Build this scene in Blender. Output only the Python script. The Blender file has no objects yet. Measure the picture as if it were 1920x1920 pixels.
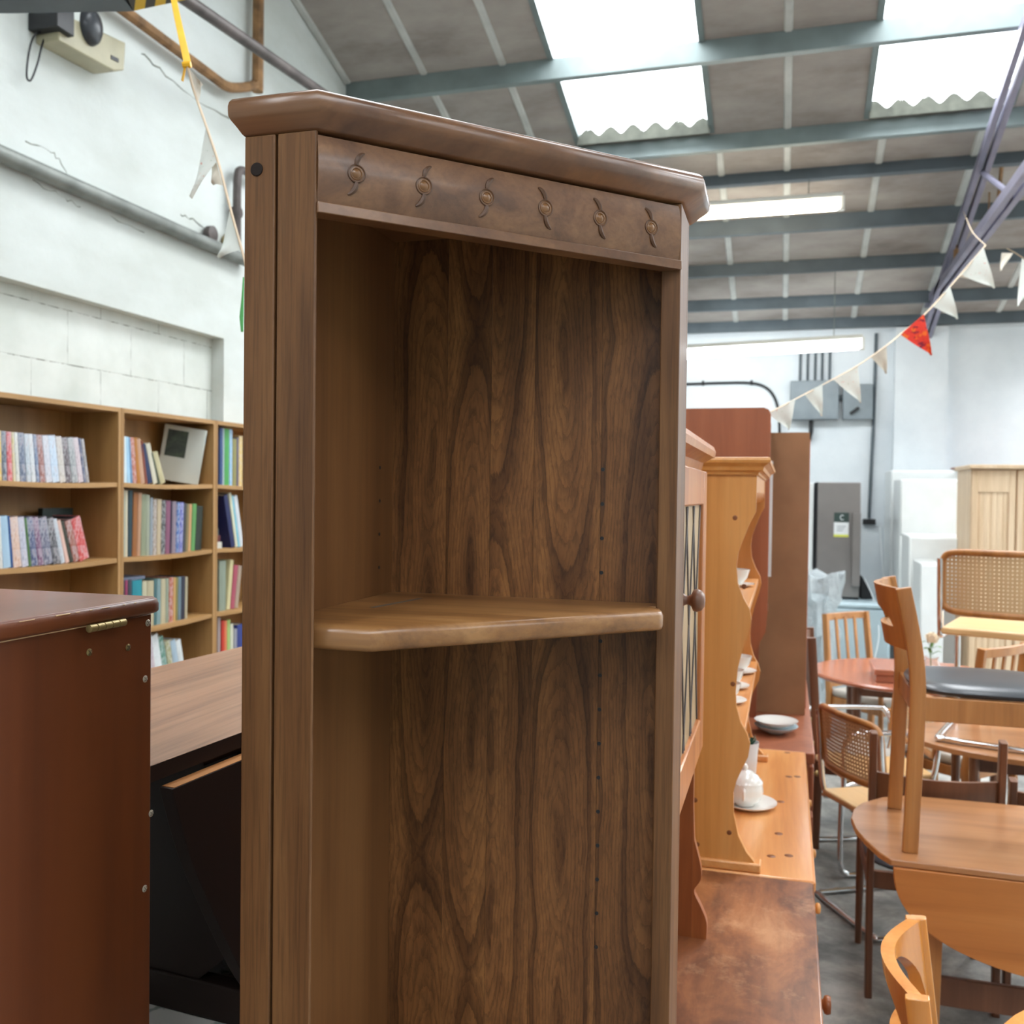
import bpy, bmesh, math, random
from mathutils import Vector, Matrix
random.seed(7)
PI = math.pi
sc = bpy.context.scene
COL = sc.collection
# ---------------------------------------------------------------- camera
FP = 1772.0
TH, PT, RO = math.radians(16.1), math.radians(1.16), math.radians(0.7)
EYE = Vector((0, 0, 1.75))
R0 = Vector((math.cos(TH), math.sin(TH), 0)); F0 = Vector((-math.sin(TH), math.cos(TH), 0)); U0 = Vector((0, 0, 1))
FW = F0 * math.cos(PT) - U0 * math.sin(PT)
UP = U0 * math.cos(PT) + F0 * math.sin(PT)
RT = R0 * math.cos(RO) + UP * math.sin(RO)
UQ = UP * math.cos(RO) - R0 * math.sin(RO)
cd = bpy.data.cameras.new('camera'); cam = bpy.data.objects.new('camera', cd); COL.objects.link(cam)
cd.sensor_width = 36; cd.lens = 36 * FP / 1920; cd.clip_start = .05; cd.clip_end = 100
cam.matrix_world = Matrix(((RT.x, UQ.x, -FW.x, 0), (RT.y, UQ.y, -FW.y, 0), (RT.z, UQ.z, -FW.z, EYE.z), (0, 0, 0, 1)))
cd.dof.use_dof = True; cd.dof.focus_distance = 1.12; cd.dof.aperture_fstop = 9.0
sc.camera = cam
def _hit(x, y, ax, v):      # measuring aid: the point seen at a picture position on a plane of the place
    d = FW + RT * ((x - 960) / FP) + UQ * ((960 - y) / FP)
    return EYE + d * ((v - EYE[ax]) / d[ax])
def hx(x, y, v): return _hit(x, y, 0, v)
def hy(x, y, v): return _hit(x, y, 1, v)
def hz(x, y, v): return _hit(x, y, 2, v)
def hd(x, y, t): return EYE + (FW + RT * ((x - 960) / FP) + UQ * ((960 - y) / FP)) * t

# ---------------------------------------------------------------- materials
def s2l(c):
    c = c / 255.0
    return c / 12.92 if c <= .04045 else ((c + .055) / 1.055) ** 2.4
def rgb(r, g, b): return (s2l(r), s2l(g), s2l(b), 1)
class NT:
    def __init__(s, name):
        s.m = bpy.data.materials.new(name); s.m.use_nodes = True; s.t = s.m.node_tree; s.t.nodes.clear()
        s.out = s.n('ShaderNodeOutputMaterial'); s.b = s.n('ShaderNodeBsdfPrincipled'); s.l(s.b.outputs[0], s.out.inputs[0])
    def n(s, ty, **kw):
        x = s.t.nodes.new(ty)
        for k, v in kw.items(): setattr(x, k, v)
        return x
    def l(s, a, b): s.t.links.new(a, b)
    def co(s, scale=(1, 1, 1), rand=0.0, rot=(0, 0, 0)):
        tc = s.n('ShaderNodeTexCoord'); mp = s.n('ShaderNodeMapping'); mp.inputs['Scale'].default_value = scale; mp.inputs['Rotation'].default_value = rot
        src = tc.outputs['Object']
        if rand:
            g = s.n('ShaderNodeNewGeometry'); vm = s.n('ShaderNodeVectorMath', operation='MULTIPLY_ADD')
            s.l(g.outputs['Random Per Island'], vm.inputs[0]); vm.inputs[1].default_value = (rand, rand * .7, rand * 1.3); s.l(src, vm.inputs[2]); src = vm.outputs[0]
        s.l(src, mp.inputs[0]); return mp.outputs[0]
    def noise(s, vec, scale, detail=4, rough=.55, dist=0):
        x = s.n('ShaderNodeTexNoise'); s.l(vec, x.inputs['Vector']); x.inputs['Scale'].default_value = scale; x.inputs['Detail'].default_value = detail
        x.inputs['Roughness'].default_value = rough; x.inputs['Distortion'].default_value = dist; return x.outputs['Fac']
    def ramp(s, fac, stops, interp='LINEAR'):
        x = s.n('ShaderNodeValToRGB'); s.l(fac, x.inputs[0]); cr = x.color_ramp; cr.interpolation = interp
        while len(cr.elements) < len(stops): cr.elements.new(.5)
        for e, (p, c) in zip(cr.elements, stops):
            e.position = p; e.color = c if isinstance(c, tuple) else (c, c, c, 1)
        return x.outputs[0]
    def mix(s, fac, a, b, mode='MIX'):
        x = s.n('ShaderNodeMix', data_type='RGBA', blend_type=mode)
        for v, i in ((fac, 0), (a, 6), (b, 7)):
            if isinstance(v, (int, float)): x.inputs[i].default_value = v
            elif isinstance(v, tuple): x.inputs[i].default_value = v
            else: s.l(v, x.inputs[i])
        return x.outputs[2]
    def bump(s, h, strength=.2, dist=.002):
        x = s.n('ShaderNodeBump'); x.inputs['Strength'].default_value = strength; x.inputs['Distance'].default_value = dist
        s.l(h, x.inputs['Height']); s.l(x.outputs[0], s.b.inputs['Normal'])
    def set(s, col=None, rough=.5, metal=0, spec=.5, coat=0):
        if col is not None:
            if isinstance(col, tuple): s.b.inputs['Base Color'].default_value = col
            else: s.l(col, s.b.inputs['Base Color'])
        s.b.inputs['Roughness'].default_value = rough; s.b.inputs['Metallic'].default_value = metal
        s.b.inputs['Specular IOR Level'].default_value = spec; s.b.inputs['Coat Weight'].default_value = coat
        s.b.inputs['Coat Roughness'].default_value = .15
        return s.m
def plain(name, c, rough=.5, metal=0, spec=.5, var=.06, coat=0, nscale=6):
    t = NT(name); f = t.noise(t.co(), nscale, 3)
    d = tuple(x * (1 - var * 2) for x in c[:3]) + (1,); u = tuple(min(1, x * (1 + var * 2)) for x in c[:3]) + (1,)
    return t.set(t.ramp(f, [(.3, d), (.7, u)]), rough, metal, spec, coat)
def wood(name, dark, mid, light, axis=2, k=1.0, rough=.4, coat=.1, streak=.5, rings=0, spec=.5, fine=1.0, bump=.15, rand=3.0):
    """grain runs along axis; rings adds cathedral figure"""
    t = NT(name)
    sc_ = [14 * k] * 3; sc_[axis] = .9 * k
    v = t.co(tuple(sc_), rand=rand)
    a = t.noise(v, 1.2, 6, .6, .6)
    col = t.ramp(a, [(.28, dark), (.5, mid), (.72, light)])
    sf = [160 * k * fine] * 3; sf[axis] = 5 * k * fine
    b = t.noise(t.co(tuple(sf), rand=rand), 1.0, 3, .6)
    st = t.ramp(b, [(.35, (.45, .42, .4, 1)), (.55, (1, 1, 1, 1))])
    col = t.mix(streak, col, st, 'MULTIPLY')
    if rings:
        sr = [3.2] * 3; sr[axis] = .62
        mv = t.co(tuple(sr), rand=1.7)
        w = t.n('ShaderNodeTexWave', wave_type='RINGS', rings_direction='Y' if axis == 2 else 'Z', wave_profile='SIN')
        t.l(mv, w.inputs['Vector']); w.inputs['Scale'].default_value = 3.6; w.inputs['Distortion'].default_value = 4.2; w.inputs['Detail'].default_value = 3
        w.inputs['Detail Scale'].default_value = 1.6; w.inputs['Detail Roughness'].default_value = .62
        rg = t.ramp(w.outputs['Fac'], [(0, (.42, .38, .36, 1)), (.16, (.8, .78, .76, 1)), (.5, (1.0, 1.0, 1.0, 1)), (1, (1.12, 1.1, 1.05, 1))])
        col = t.mix(rings, col, rg, 'MULTIPLY')
        w2 = t.n('ShaderNodeTexWave', wave_type='RINGS', rings_direction='Y' if axis == 2 else 'Z')
        t.l(mv, w2.inputs['Vector']); w2.inputs['Scale'].default_value = 34; w2.inputs['Distortion'].default_value = 9; w2.inputs['Detail'].default_value = 2; w2.inputs['Detail Scale'].default_value = 1.5
        col = t.mix(rings * .4, col, t.ramp(w2.outputs['Fac'], [(0, (.55, .5, .46, 1)), (.6, (1.08, 1.05, 1, 1))]), 'MULTIPLY')
    if bump: t.bump(b, bump, .0008)
    return t.set(col, rough, 0, spec, coat)
ELM = (rgb(72, 45, 27), rgb(112, 74, 45), rgb(150, 106, 66))
M = {}
M['elm'] = wood('elm_stile', rgb(92, 60, 34), rgb(110, 74, 43), rgb(126, 88, 53), axis=2, k=2.0, rough=.5, streak=.5, rings=0, coat=.03, spec=.35, bump=.08)
M['elm_diag'] = wood('elm_moulding', rgb(90, 58, 38), rgb(116, 78, 50), rgb(138, 98, 64), axis=0, k=.6, rough=.32, streak=.3, coat=.3)
t = NT('elm_figured'); uv = t.n('ShaderNodeUVMap', uv_map='plank'); g = t.n('ShaderNodeNewGeometry')
rnd = g.outputs['Random Per Island']
def mth(op, a, b=None, c=None):
    x = t.n('ShaderNodeMath', operation=op)
    for i_, v_ in enumerate((a, b, c)):
        if v_ is None: continue
        if isinstance(v_, (int, float)): x.inputs[i_].default_value = v_
        else: t.l(v_, x.inputs[i_])
    return x.outputs[0]
sx = t.n('ShaderNodeSeparateXYZ'); t.l(uv.outputs[0], sx.inputs[0]); u_, v_z = sx.outputs[0], sx.outputs[1]
cb = t.n('ShaderNodeCombineXYZ'); t.l(mth('MULTIPLY', u_, 7.0), cb.inputs[0]); t.l(mth('MULTIPLY', v_z, 2.2), cb.inputs[1]); t.l(mth('MULTIPLY', rnd, 13.0), cb.inputs[2])
n1 = t.noise(cb.outputs[0], 1.3, 3, .5)
uu = mth('ADD', mth('ADD', u_, mth('MULTIPLY', mth('SUBTRACT', rnd, .5), .09)), mth('MULTIPLY', mth('SUBTRACT', n1, .5), .05))
vv = mth('PINGPONG', mth('ADD', v_z, mth('MULTIPLY', rnd, 3.1)), .46)
vv = mth('MULTIPLY', mth('SUBTRACT', vv, .12), .13)
rr = mth('SQRT', mth('ADD', mth('MULTIPLY', uu, uu), mth('MULTIPLY', vv, vv)))
cf = t.n('ShaderNodeCombineXYZ'); t.l(mth('MULTIPLY', u_, 150.0), cf.inputs[0]); t.l(mth('MULTIPLY', v_z, 38.0), cf.inputs[1]); t.l(mth('MULTIPLY', rnd, 9.0), cf.inputs[2])
n2 = t.noise(cf.outputs[0], 1.0, 4, .6, .8)
rj = mth('ADD', rr, mth('MULTIPLY', mth('SUBTRACT', n2, .5), .005))
ringf = mth('FRACT', mth('MULTIPLY', rj, 26.0)); fine = mth('FRACT', mth('MULTIPLY', rj, 210.0))
cs_ = t.n('ShaderNodeCombineXYZ'); t.l(mth('MULTIPLY', u_, 22.0), cs_.inputs[0]); t.l(mth('MULTIPLY', v_z, 1.6), cs_.inputs[1]); t.l(mth('MULTIPLY', rnd, 21.0), cs_.inputs[2])
n3 = t.noise(cs_.outputs[0], 1.0, 5, .6)
col = t.ramp(n3, [(.3, rgb(88, 56, 31)), (.5, rgb(122, 82, 47)), (.72, rgb(152, 106, 62))])
col = t.mix(.85, col, t.ramp(ringf, [(0, (.42, .38, .35, 1)), (.12, (.55, .5, .46, 1)), (.26, (1, 1, 1, 1)), (.9, (1.05, 1.03, 1, 1)), (1, (.8, .78, .75, 1))]), 'MULTIPLY')
col = t.mix(.8, col, t.ramp(fine, [(0, (.62, .58, .52, 1)), (.45, (1, 1, 1, 1)), (1, (1.12, 1.08, 1, 1))]), 'MULTIPLY')
col = t.mix(.6, col, t.ramp(n2, [(.38, (.6, .57, .54, 1)), (.55, (1, 1, 1, 1))]), 'MULTIPLY')
isl = t.ramp(rnd, [(0, (.86, .84, .82, 1)), (1, (1.1, 1.08, 1.04, 1))]); col = t.mix(.8, col, isl, 'MULTIPLY')
t.bump(n2, .08, .0006); M['elm_fig'] = t.set(col, .5, 0, .4, .02)
M['elm_side'] = wood('elm_side', rgb(96, 60, 32), rgb(116, 76, 42), rgb(132, 90, 52), axis=2, k=.55, rough=.45, streak=.2, rings=0, coat=.05)
M['elm_shelf'] = wood('elm_shelf', rgb(104, 68, 38), rgb(142, 98, 56), rgb(172, 126, 78), axis=0, k=.9, rough=.35, streak=.3, rings=0, coat=.25)
M['elm_dark'] = plain('dark_end_grain', rgb(52, 32, 20), .5)
M['redwood'] = wood('red_brown_veneer', rgb(74, 34, 14), rgb(98, 48, 20), rgb(110, 57, 25), axis=2, k=.35, rough=.42, streak=.05, coat=.15, bump=.02)
M['redtop'] = wood('red_brown_top', rgb(112, 62, 46), rgb(124, 72, 54), rgb(134, 80, 62), axis=1, k=.5, rough=.36, streak=.08, coat=.4, bump=.02)
M['brown_edge'] = plain('dark_brown_paint', rgb(66, 34, 22), .4)
M['chip'] = plain('bare_chipped_wood', rgb(205, 170, 130), .7)
M['teak_top'] = wood('pale_teak_top', rgb(118, 80, 58), rgb(150, 108, 80), rgb(170, 128, 98), axis=1, k=.9, rough=.42, streak=.45, coat=.1, fine=.7)
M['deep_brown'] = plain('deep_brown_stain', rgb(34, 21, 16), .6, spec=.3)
M['tan_edge'] = plain('tan_wood_edge', rgb(176, 120, 70), .5)
M['pine'] = wood('golden_pine', rgb(184, 118, 54), rgb(206, 142, 74), rgb(218, 160, 96), axis=2, k=.6, rough=.4, streak=.12, coat=.15, bump=.03)
M['pine_top'] = wood('golden_pine_top', rgb(196, 122, 62), rgb(216, 148, 84), rgb(228, 170, 110), axis=1, k=.6, rough=.35, streak=.12, coat=.25, bump=.03)
M['old_pine'] = None
t = NT('worn_stained_pine'); v = t.co((6, 3, 6)); f = t.noise(v, 1.4, 6, .65, .5); c = t.ramp(f, [(.32, rgb(84, 46, 26)), (.46, rgb(122, 72, 42)), (.58, rgb(150, 94, 56)), (.72, rgb(176, 124, 84))])
f2 = t.noise(t.co((1, 1, 1)), 9, 8, .75); c = t.mix(t.ramp(f2, [(.54, 0.0), (.70, .45)]), c, rgb(206, 160, 120)); f3 = t.noise(t.co((60, 4, 60)), 1, 3, .6); c = t.mix(.35, c, t.ramp(f3, [(.35, (.55, .5, .45, 1)), (.55, (1, 1, 1, 1))]), 'MULTIPLY'); M['old_pine'] = t.set(c, .38, 0, .5, .2)
M['old_side'] = wood('stained_pine_side', rgb(120, 62, 28), rgb(156, 88, 44), rgb(182, 112, 62), axis=2, k=.6, rough=.4, streak=.15, coat=.1, bump=.02)
M['door_pine'] = wood('stained_door_pine', rgb(150, 84, 40), rgb(180, 112, 60), rgb(198, 134, 80), axis=2, k=.6, rough=.35, streak=.12, coat=.25, bump=.02)
M['mahog'] = wood('red_brown_cabinet', rgb(124, 66, 40), rgb(148, 84, 54), rgb(164, 98, 66), axis=2, k=.4, rough=.42, streak=.1, coat=.1, bump=.02)
M['hardboard'] = plain('brown_hardboard', rgb(150, 106, 72), .65)
M['shelf_oak'] = wood('oak_laminate', rgb(148, 110, 62), rgb(168, 128, 78), rgb(182, 142, 92), axis=1, k=.4, rough=.5, streak=.1, coat=0, bump=0)
M['shelf_side'] = wood('oak_laminate_upright', rgb(142, 104, 58), rgb(162, 122, 72), rgb(176, 136, 86), axis=2, k=.4, rough=.5, streak=.1, coat=0, bump=0)
M['teak'] = wood('teak_chair_wood', rgb(140, 88, 42), rgb(168, 112, 58), rgb(186, 132, 76), axis=2, k=.7, rough=.4, streak=.15, coat=.15, bump=.02)
M['honey'] = wood('honey_lacquered_beech', rgb(190, 116, 46), rgb(208, 138, 66), rgb(220, 156, 84), axis=2, k=.6, rough=.25, streak=.08, coat=.5, bump=0)
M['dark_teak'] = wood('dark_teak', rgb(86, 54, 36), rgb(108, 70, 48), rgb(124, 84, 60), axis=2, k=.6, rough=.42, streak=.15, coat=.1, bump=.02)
M['table_teak'] = wood('teak_table_top', rgb(140, 92, 56), rgb(168, 116, 74), rgb(184, 134, 92), axis=0, k=.6, rough=.3, streak=.15, coat=.35, bump=.01)
M['leaf_teak'] = wood('teak_hanging_leaf', rgb(164, 98, 44), rgb(184, 116, 56), rgb(196, 130, 70), axis=0, k=.5, rough=.42, streak=.1, coat=.1, bump=.01)
M['cherry'] = wood('cherry_table_top', rgb(146, 84, 60), rgb(166, 100, 74), rgb(178, 116, 90), axis=0, k=.5, rough=.25, streak=.08, coat=.4, bump=0)
M['beech'] = wood('pale_beech', rgb(206, 164, 108), rgb(222, 182, 126), rgb(232, 196, 146), axis=1, k=.5, rough=.35, streak=.08, coat=.2, bump=0)
M['wardrobe'] = wood('pale_oak_wardrobe', rgb(196, 168, 134), rgb(214, 188, 156), rgb(224, 202, 172), axis=2, k=.7, rough=.5, streak=.15, coat=0, bump=0)
M['black'] = plain('black_vinyl', rgb(52, 56, 62), .35, coat=.1)
M['blackp'] = plain('black_plastic', rgb(26, 28, 32), .5)
M['seatpad'] = plain('grey_white_seat_fabric', rgb(176, 172, 164), .9)
M['chrome'] = plain('chrome', rgb(226, 228, 230), .1, 1)
M['steel'] = plain('brushed_steel', rgb(128, 124, 122), .45, .35, nscale=2)
M['screw'] = plain('zinc_screw', rgb(196, 190, 172), .35, .55)
M['brass'] = plain('aged_brass', rgb(150, 132, 88), .4, .7)
M['green_steel'] = plain('grey_green_painted_steel', rgb(112, 124, 124), .5, .1, nscale=3, var=.1)
M['dark_steel'] = plain('dark_grey_painted_steel', rgb(84, 94, 100), .55, .1, nscale=3, var=.1)
M['violet_steel'] = plain('violet_grey_steel', rgb(124, 122, 140), .45, .2, nscale=3, var=.1)
M['rust'] = plain('rusty_pipe', rgb(132, 98, 62), .7, nscale=10, var=.25)
M['pipe_grey'] = plain('galvanised_pipe', rgb(122, 126, 122), .5, .3, nscale=6, var=.15)
M['pipe_dark'] = plain('dark_pipe', rgb(84, 76, 74), .5, .2, nscale=8, var=.2)
M['white_gloss'] = plain('white_enamel', rgb(226, 230, 230), .3, coat=.2, var=.02)
M['white_plastic'] = plain('white_plastic', rgb(222, 226, 228), .45, var=.02)
M['china'] = plain('white_china', rgb(232, 230, 224), .12, coat=.5, var=.02)
M['beige_plastic'] = plain('beige_plastic', rgb(176, 170, 142), .5)
M['yellow'] = plain('yellow_ribbon', rgb(240, 180, 20), .5)
M['greenstrap'] = plain('green_strap', rgb(80, 170, 90), .6)
M['string'] = plain('bunting_tape', rgb(190, 170, 145), .8)
M['pale_blue'] = plain('pale_blue_enamel', rgb(186, 206, 214), .4, var=.02)
M['greybox'] = plain('grey_switch_box', rgb(124, 134, 140), .5)
M['tubecase'] = plain('lamp_housing', rgb(214, 214, 206), .5, var=.02)
# plaster wall
def plaster(name, base, dirt, strength=.5):
    t = NT(name); f = t.noise(t.co((1, .5, 1)), 1.6, 7, .62); c = t.ramp(f, [(.35, dirt), (.62, base)])
    f2 = t.noise(t.co(), 22, 4, .7); c = t.mix(t.ramp(f2, [(.66, 0.0), (.78, strength)]), c, tuple(x * .62 for x in dirt[:3]) + (1,))
    t.bump(t.noise(t.co(), 30, 5, .6), .25, .006); return t.set(c, .85, 0, .25)
M['plaster'] = plaster('painted_plaster', rgb(216, 222, 220), rgb(198, 203, 198), .12)
M['farwall'] = plaster('painted_far_wall', rgb(226, 232, 236), rgb(214, 221, 226), .1)
t = NT('painted_blockwork'); br = t.n('ShaderNodeTexBrick', offset=.5); mp = t.co((1, 1, 1), rot=(0, 0, 0))
sx = t.n('ShaderNodeSeparateXYZ'); t.l(mp, sx.inputs[0]); cx = t.n('ShaderNodeCombineXYZ')
ad = t.n('ShaderNodeMath', operation='ADD'); ad.inputs[1].default_value = .10; t.l(sx.outputs[1], ad.inputs[0]); t.l(ad.outputs[0], cx.inputs[0])
az = t.n('ShaderNodeMath', operation='ADD'); az.inputs[1].default_value = -2.318 + .25 * 10; t.l(sx.outputs[2], az.inputs[0]); t.l(az.outputs[0], cx.inputs[1])
t.l(cx.outputs[0], br.inputs[0]); br.inputs['Scale'].default_value = 1; br.inputs['Brick Width'].default_value = .44; br.inputs['Row Height'].default_value = .25
br.inputs['Mortar Size'].default_value = .003; br.inputs['Mortar Smooth'].default_value = .6; br.inputs['Color1'].default_value = (1, 1, 1, 1); br.inputs['Color2'].default_value = (1, 1, 1, 1); br.inputs['Mortar'].default_value = (0, 0, 0, 1)
nz = t.noise(t.co((1, 3, 1)), 5, 4, .7); mk_ = t.ramp(nz, [(.42, 0.0), (.6, 1.0)])
inv = t.n('ShaderNodeInvert'); t.l(br.outputs['Color'], inv.inputs['Color'])
base = t.ramp(t.noise(t.co(), 2.2, 6, .6), [(.35, rgb(198, 204, 198)), (.65, rgb(218, 223, 219))])
fac = t.mix(1.0, inv.outputs[0], mk_, 'MULTIPLY'); c = t.mix(fac, base, rgb(96, 98, 88)); t.bump(br.outputs['Color'], .5, .008); M['block'] = t.set(c, .85, 0, .2)
t = NT('concrete_floor'); f = t.noise(t.co(), 2.3, 8, .68, .3); c = t.ramp(f, [(.36, rgb(98, 99, 99)), (.5, rgb(144, 145, 141)), (.62, rgb(186, 184, 178))])
f2 = t.noise(t.co(), 18, 6, .7); c = t.mix(.5, c, t.ramp(f2, [(.3, .55), (.7, 1.0)]), 'MULTIPLY'); t.bump(f2, .2, .004); M['floor'] = t.set(c, .6, 0, .4)
t = NT('roof_board'); f = t.noise(t.co((.7, 1.6, 1)), 1.7, 6, .65); c = t.ramp(f, [(.3, rgb(126, 118, 113)), (.5, rgb(152, 145, 140)), (.75, rgb(170, 165, 158))])
M['roof'] = t.set(c, .8, 0, .2)
M['batten'] = plain('roof_joint_strip', rgb(182, 184, 180), .7)
M['fibre'] = plain('fibre_cement', rgb(128, 132, 122), .85, nscale=14, var=.15)
M['closer'] = plain('darkened_closer', rgb(70, 72, 64), .9, nscale=14, var=.15)  # fibre cement colour darkened to offset the strong lamp above the opening
M['exterior'] = plain('roof_outside', rgb(70, 70, 70), .9)
# translucent corrugated sheet
t = NT('clear_corrugated_sheet'); tr = t.n('ShaderNodeBsdfTransparent'); tr.inputs[0].default_value = (.97, .99, 1, 1); tl = t.n('ShaderNodeBsdfTranslucent'); tl.inputs[0].default_value = (.9, .93, .93, 1)
mx = t.n('ShaderNodeMixShader'); f = t.noise(t.co((1, 1, 1)), 9, 5, .8)
dirt = t.n('ShaderNodeBsdfDiffuse'); dirt.inputs[0].default_value = rgb(70, 66, 56)
mx.inputs[0].default_value = .2; t.l(tr.outputs[0], mx.inputs[1]); t.l(tl.outputs[0], mx.inputs[2])
m2 = t.n('ShaderNodeMixShader'); t.l(t.ramp(f, [(.70, 0.0), (.74, .9)]), m2.inputs[0]); t.l(mx.outputs[0], m2.inputs[1]); t.l(dirt.outputs[0], m2.inputs[2]); t.l(m2.outputs[0], t.out.inputs[0]); M['sheet'] = t.m
def emit(name, c, s):
    t = NT(name); e = t.n('ShaderNodeEmission'); e.inputs[0].default_value = c; e.inputs[1].default_value = s; t.l(e.outputs[0], t.out.inputs[0]); return t.m
M['tube'] = emit('lit_fluorescent_tube', (1, .9, .72, 1), 16)
M['tube_cool'] = emit('lit_cool_fluorescent_tube', (.93, .98, 1, 1), 30)
t = NT('clear_glass'); t.set((.95, .97, .97, 1), .05); t.b.inputs['Transmission Weight'].default_value = .95; t.b.inputs['IOR'].default_value = 1.45; M['glass'] = t.m
t = NT('smoky_leaded_glass'); f = t.noise(t.co(), 9, 3); M['leadglass'] = t.set(t.ramp(f, [(.3, rgb(150, 126, 92)), (.7, rgb(178, 152, 114))]), .45, 0, .3)
t = NT('thin_plastic_film'); t.set(rgb(206, 216, 220), .15, 0, .8); t.b.inputs['Alpha'].default_value = .62; t.bump(t.noise(t.co(), 14, 5, .7, 1.5), 1, .03); M['film'] = t.m
# cane webbing: real holes in a lattice
def cane(name, col, cover):
    t = NT(name); v = t.co((.75, .75, .75)); s = t.n('ShaderNodeSeparateXYZ'); t.l(v, s.inputs[0])
    def comb(o, k):
        a = t.n('ShaderNodeMath', operation='MULTIPLY'); a.inputs[1].default_value = k; t.l(o, a.inputs[0])
        b = t.n('ShaderNodeMath', operation='SINE'); t.l(a.outputs[0], b.inputs[0]); g = t.n('ShaderNodeMath', operation='GREATER_THAN'); g.inputs[1].default_value = cover; t.l(b.outputs[0], g.inputs[0]); return g.outputs[0]
    a, b = comb(s.outputs[1], 2 * PI / .012), comb(s.outputs[2], 2 * PI / .012)
    mlt = t.n('ShaderNodeMath', operation='MULTIPLY'); t.l(a, mlt.inputs[0]); t.l(b, mlt.inputs[1])
    tr = t.n('ShaderNodeBsdfTransparent'); mx = t.n('ShaderNodeMixShader'); t.l(mlt.outputs[0], mx.inputs[0]); t.set(col, .6); t.l(t.b.outputs[0], mx.inputs[1]); t.l(tr.outputs[0], mx.inputs[2]); t.l(mx.outputs[0], t.out.inputs[0]); return t.m
M['cane'] = cane('woven_cane', rgb(204, 172, 130), .4)
# hazard stripe / floral cloth / printed pennants / mottled spines
t = NT('hazard_tape'); w = t.n('ShaderNodeTexWave', bands_direction='DIAGONAL'); t.l(t.co(), w.inputs[0]); w.inputs['Scale'].default_value = 6; M['hazard'] = t.set(t.ramp(w.outputs['Fac'], [(.45, rgb(60, 58, 50)), (.5, rgb(214, 176, 40))]), .6)
def flecked(name, base, cols, scale=30, thr=.6):
    t = NT(name); c = base
    for i, cc in enumerate(cols):
        f = t.noise(t.co((1, 1, 1 + .3 * i), rot=(i, i * 2, 0)), scale * (1 + .4 * i), 3, .6); c = t.mix(t.ramp(f, [(thr, 0.0), (thr + .05, 1.0)]), c, cc)
    return t.set(c, .7, 0, .3)
M['floral'] = flecked('floral_cloth', rgb(224, 224, 220), [rgb(206, 150, 130), rgb(160, 170, 165)], 14, .62)
M['penn_white'] = flecked('white_sprigged_cotton', rgb(232, 234, 228), [rgb(220, 150, 130), rgb(190, 200, 180)], 60, .66)
M['penn_plain'] = plain('white_cotton', rgb(228, 232, 226), .8, var=.03)
M['penn_beige'] = plain('cream_cotton', rgb(214, 206, 192), .8)
M['penn_red'] = flecked('red_orange_cotton', rgb(226, 62, 48), [rgb(240, 110, 40), rgb(130, 30, 50)], 24, .56)
_bm = {}
def bookmat(c, kind):
    k = (c, kind)
    if k in _bm: return _bm[k]
    nm = 'book_cover_%d' % len(_bm)
    if kind == 'm':   # printed, many-coloured spine
        t = NT(nm); f = t.noise(t.co((1, 1, .45), rand=5), 95, 5, .8); b = rgb(*c); d = tuple(x * .35 for x in b[:3]) + (1,)
        cc = t.ramp(f, [(.36, d), (.46, b), (.56, rgb(206, 208, 212)), (.66, rgb(150, 104, 112)), (.72, b)]); m = t.set(t.mix(.55, b, cc), .3, 0, .5, .2)
    else:
        t = NT(nm); f = t.noise(t.co((1, 1, .2)), 40, 3, .6); b = rgb(*c); m = t.set(t.ramp(f, [(.3, tuple(x * .8 for x in b[:3]) + (1,)), (.7, b)]), .45, 0, .4)
    _bm[k] = m; return m
M['pages'] = plain('book_pages', rgb(214, 204, 178), .9)
t = NT('dark_painting_print'); f = t.noise(t.co(), 14, 4, .6, 1); M['print'] = t.set(t.ramp(f, [(.3, rgb(24, 28, 26)), (.5, rgb(52, 60, 50)), (.68, rgb(70, 88, 62)), (.78, rgb(176, 120, 96))]), .35)

# ---------------------------------------------------------------- mesh helpers
def B(): return bmesh.new()
def box(bm, x0, x1, y0, y1, z0, z1, mt=None):
    v = [bm.verts.new(p) for p in [(x0, y0, z0), (x1, y0, z0), (x1, y1, z0), (x0, y1, z0), (x0, y0, z1), (x1, y0, z1), (x1, y1, z1), (x0, y1, z1)]]
    if mt is not None:
        for a in v: a.co = mt @ a.co
    for f in ((3, 2, 1, 0), (4, 5, 6, 7), (0, 1, 5, 4), (1, 2, 6, 5), (2, 3, 7, 6), (3, 0, 4, 7)): bm.faces.new([v[i] for i in f])
    return bm
def prism(bm, pts, ax, a, b, mt=None):
    """polygon extruded along axis ax from a to b; pts are the two other coordinates in order"""
    def P(p, h):
        q = [p[0], p[1]]; q.insert(ax, h); q = Vector(q); return mt @ q if mt is not None else q
    A = [bm.verts.new(P(p, a)) for p in pts]; C = [bm.verts.new(P(p, b)) for p in pts]; n = len(pts)
    bm.faces.new(A); bm.faces.new(C[::-1])
    for i in range(n): bm.faces.new((A[i], C[i], C[(i + 1) % n], A[(i + 1) % n]))
    return bm
def loft(bm, rings, cap=True, close=True):
    R = [[bm.verts.new(p) for p in r] for r in rings]; n = len(R[0])
    for a, b in zip(R, R[1:]):
        for i in range(n if close else n - 1): bm.faces.new((a[i], a[(i + 1) % n], b[(i + 1) % n], b[i]))
    if cap: bm.faces.new(R[0][::-1]); bm.faces.new(R[-1])
    return bm
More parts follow.
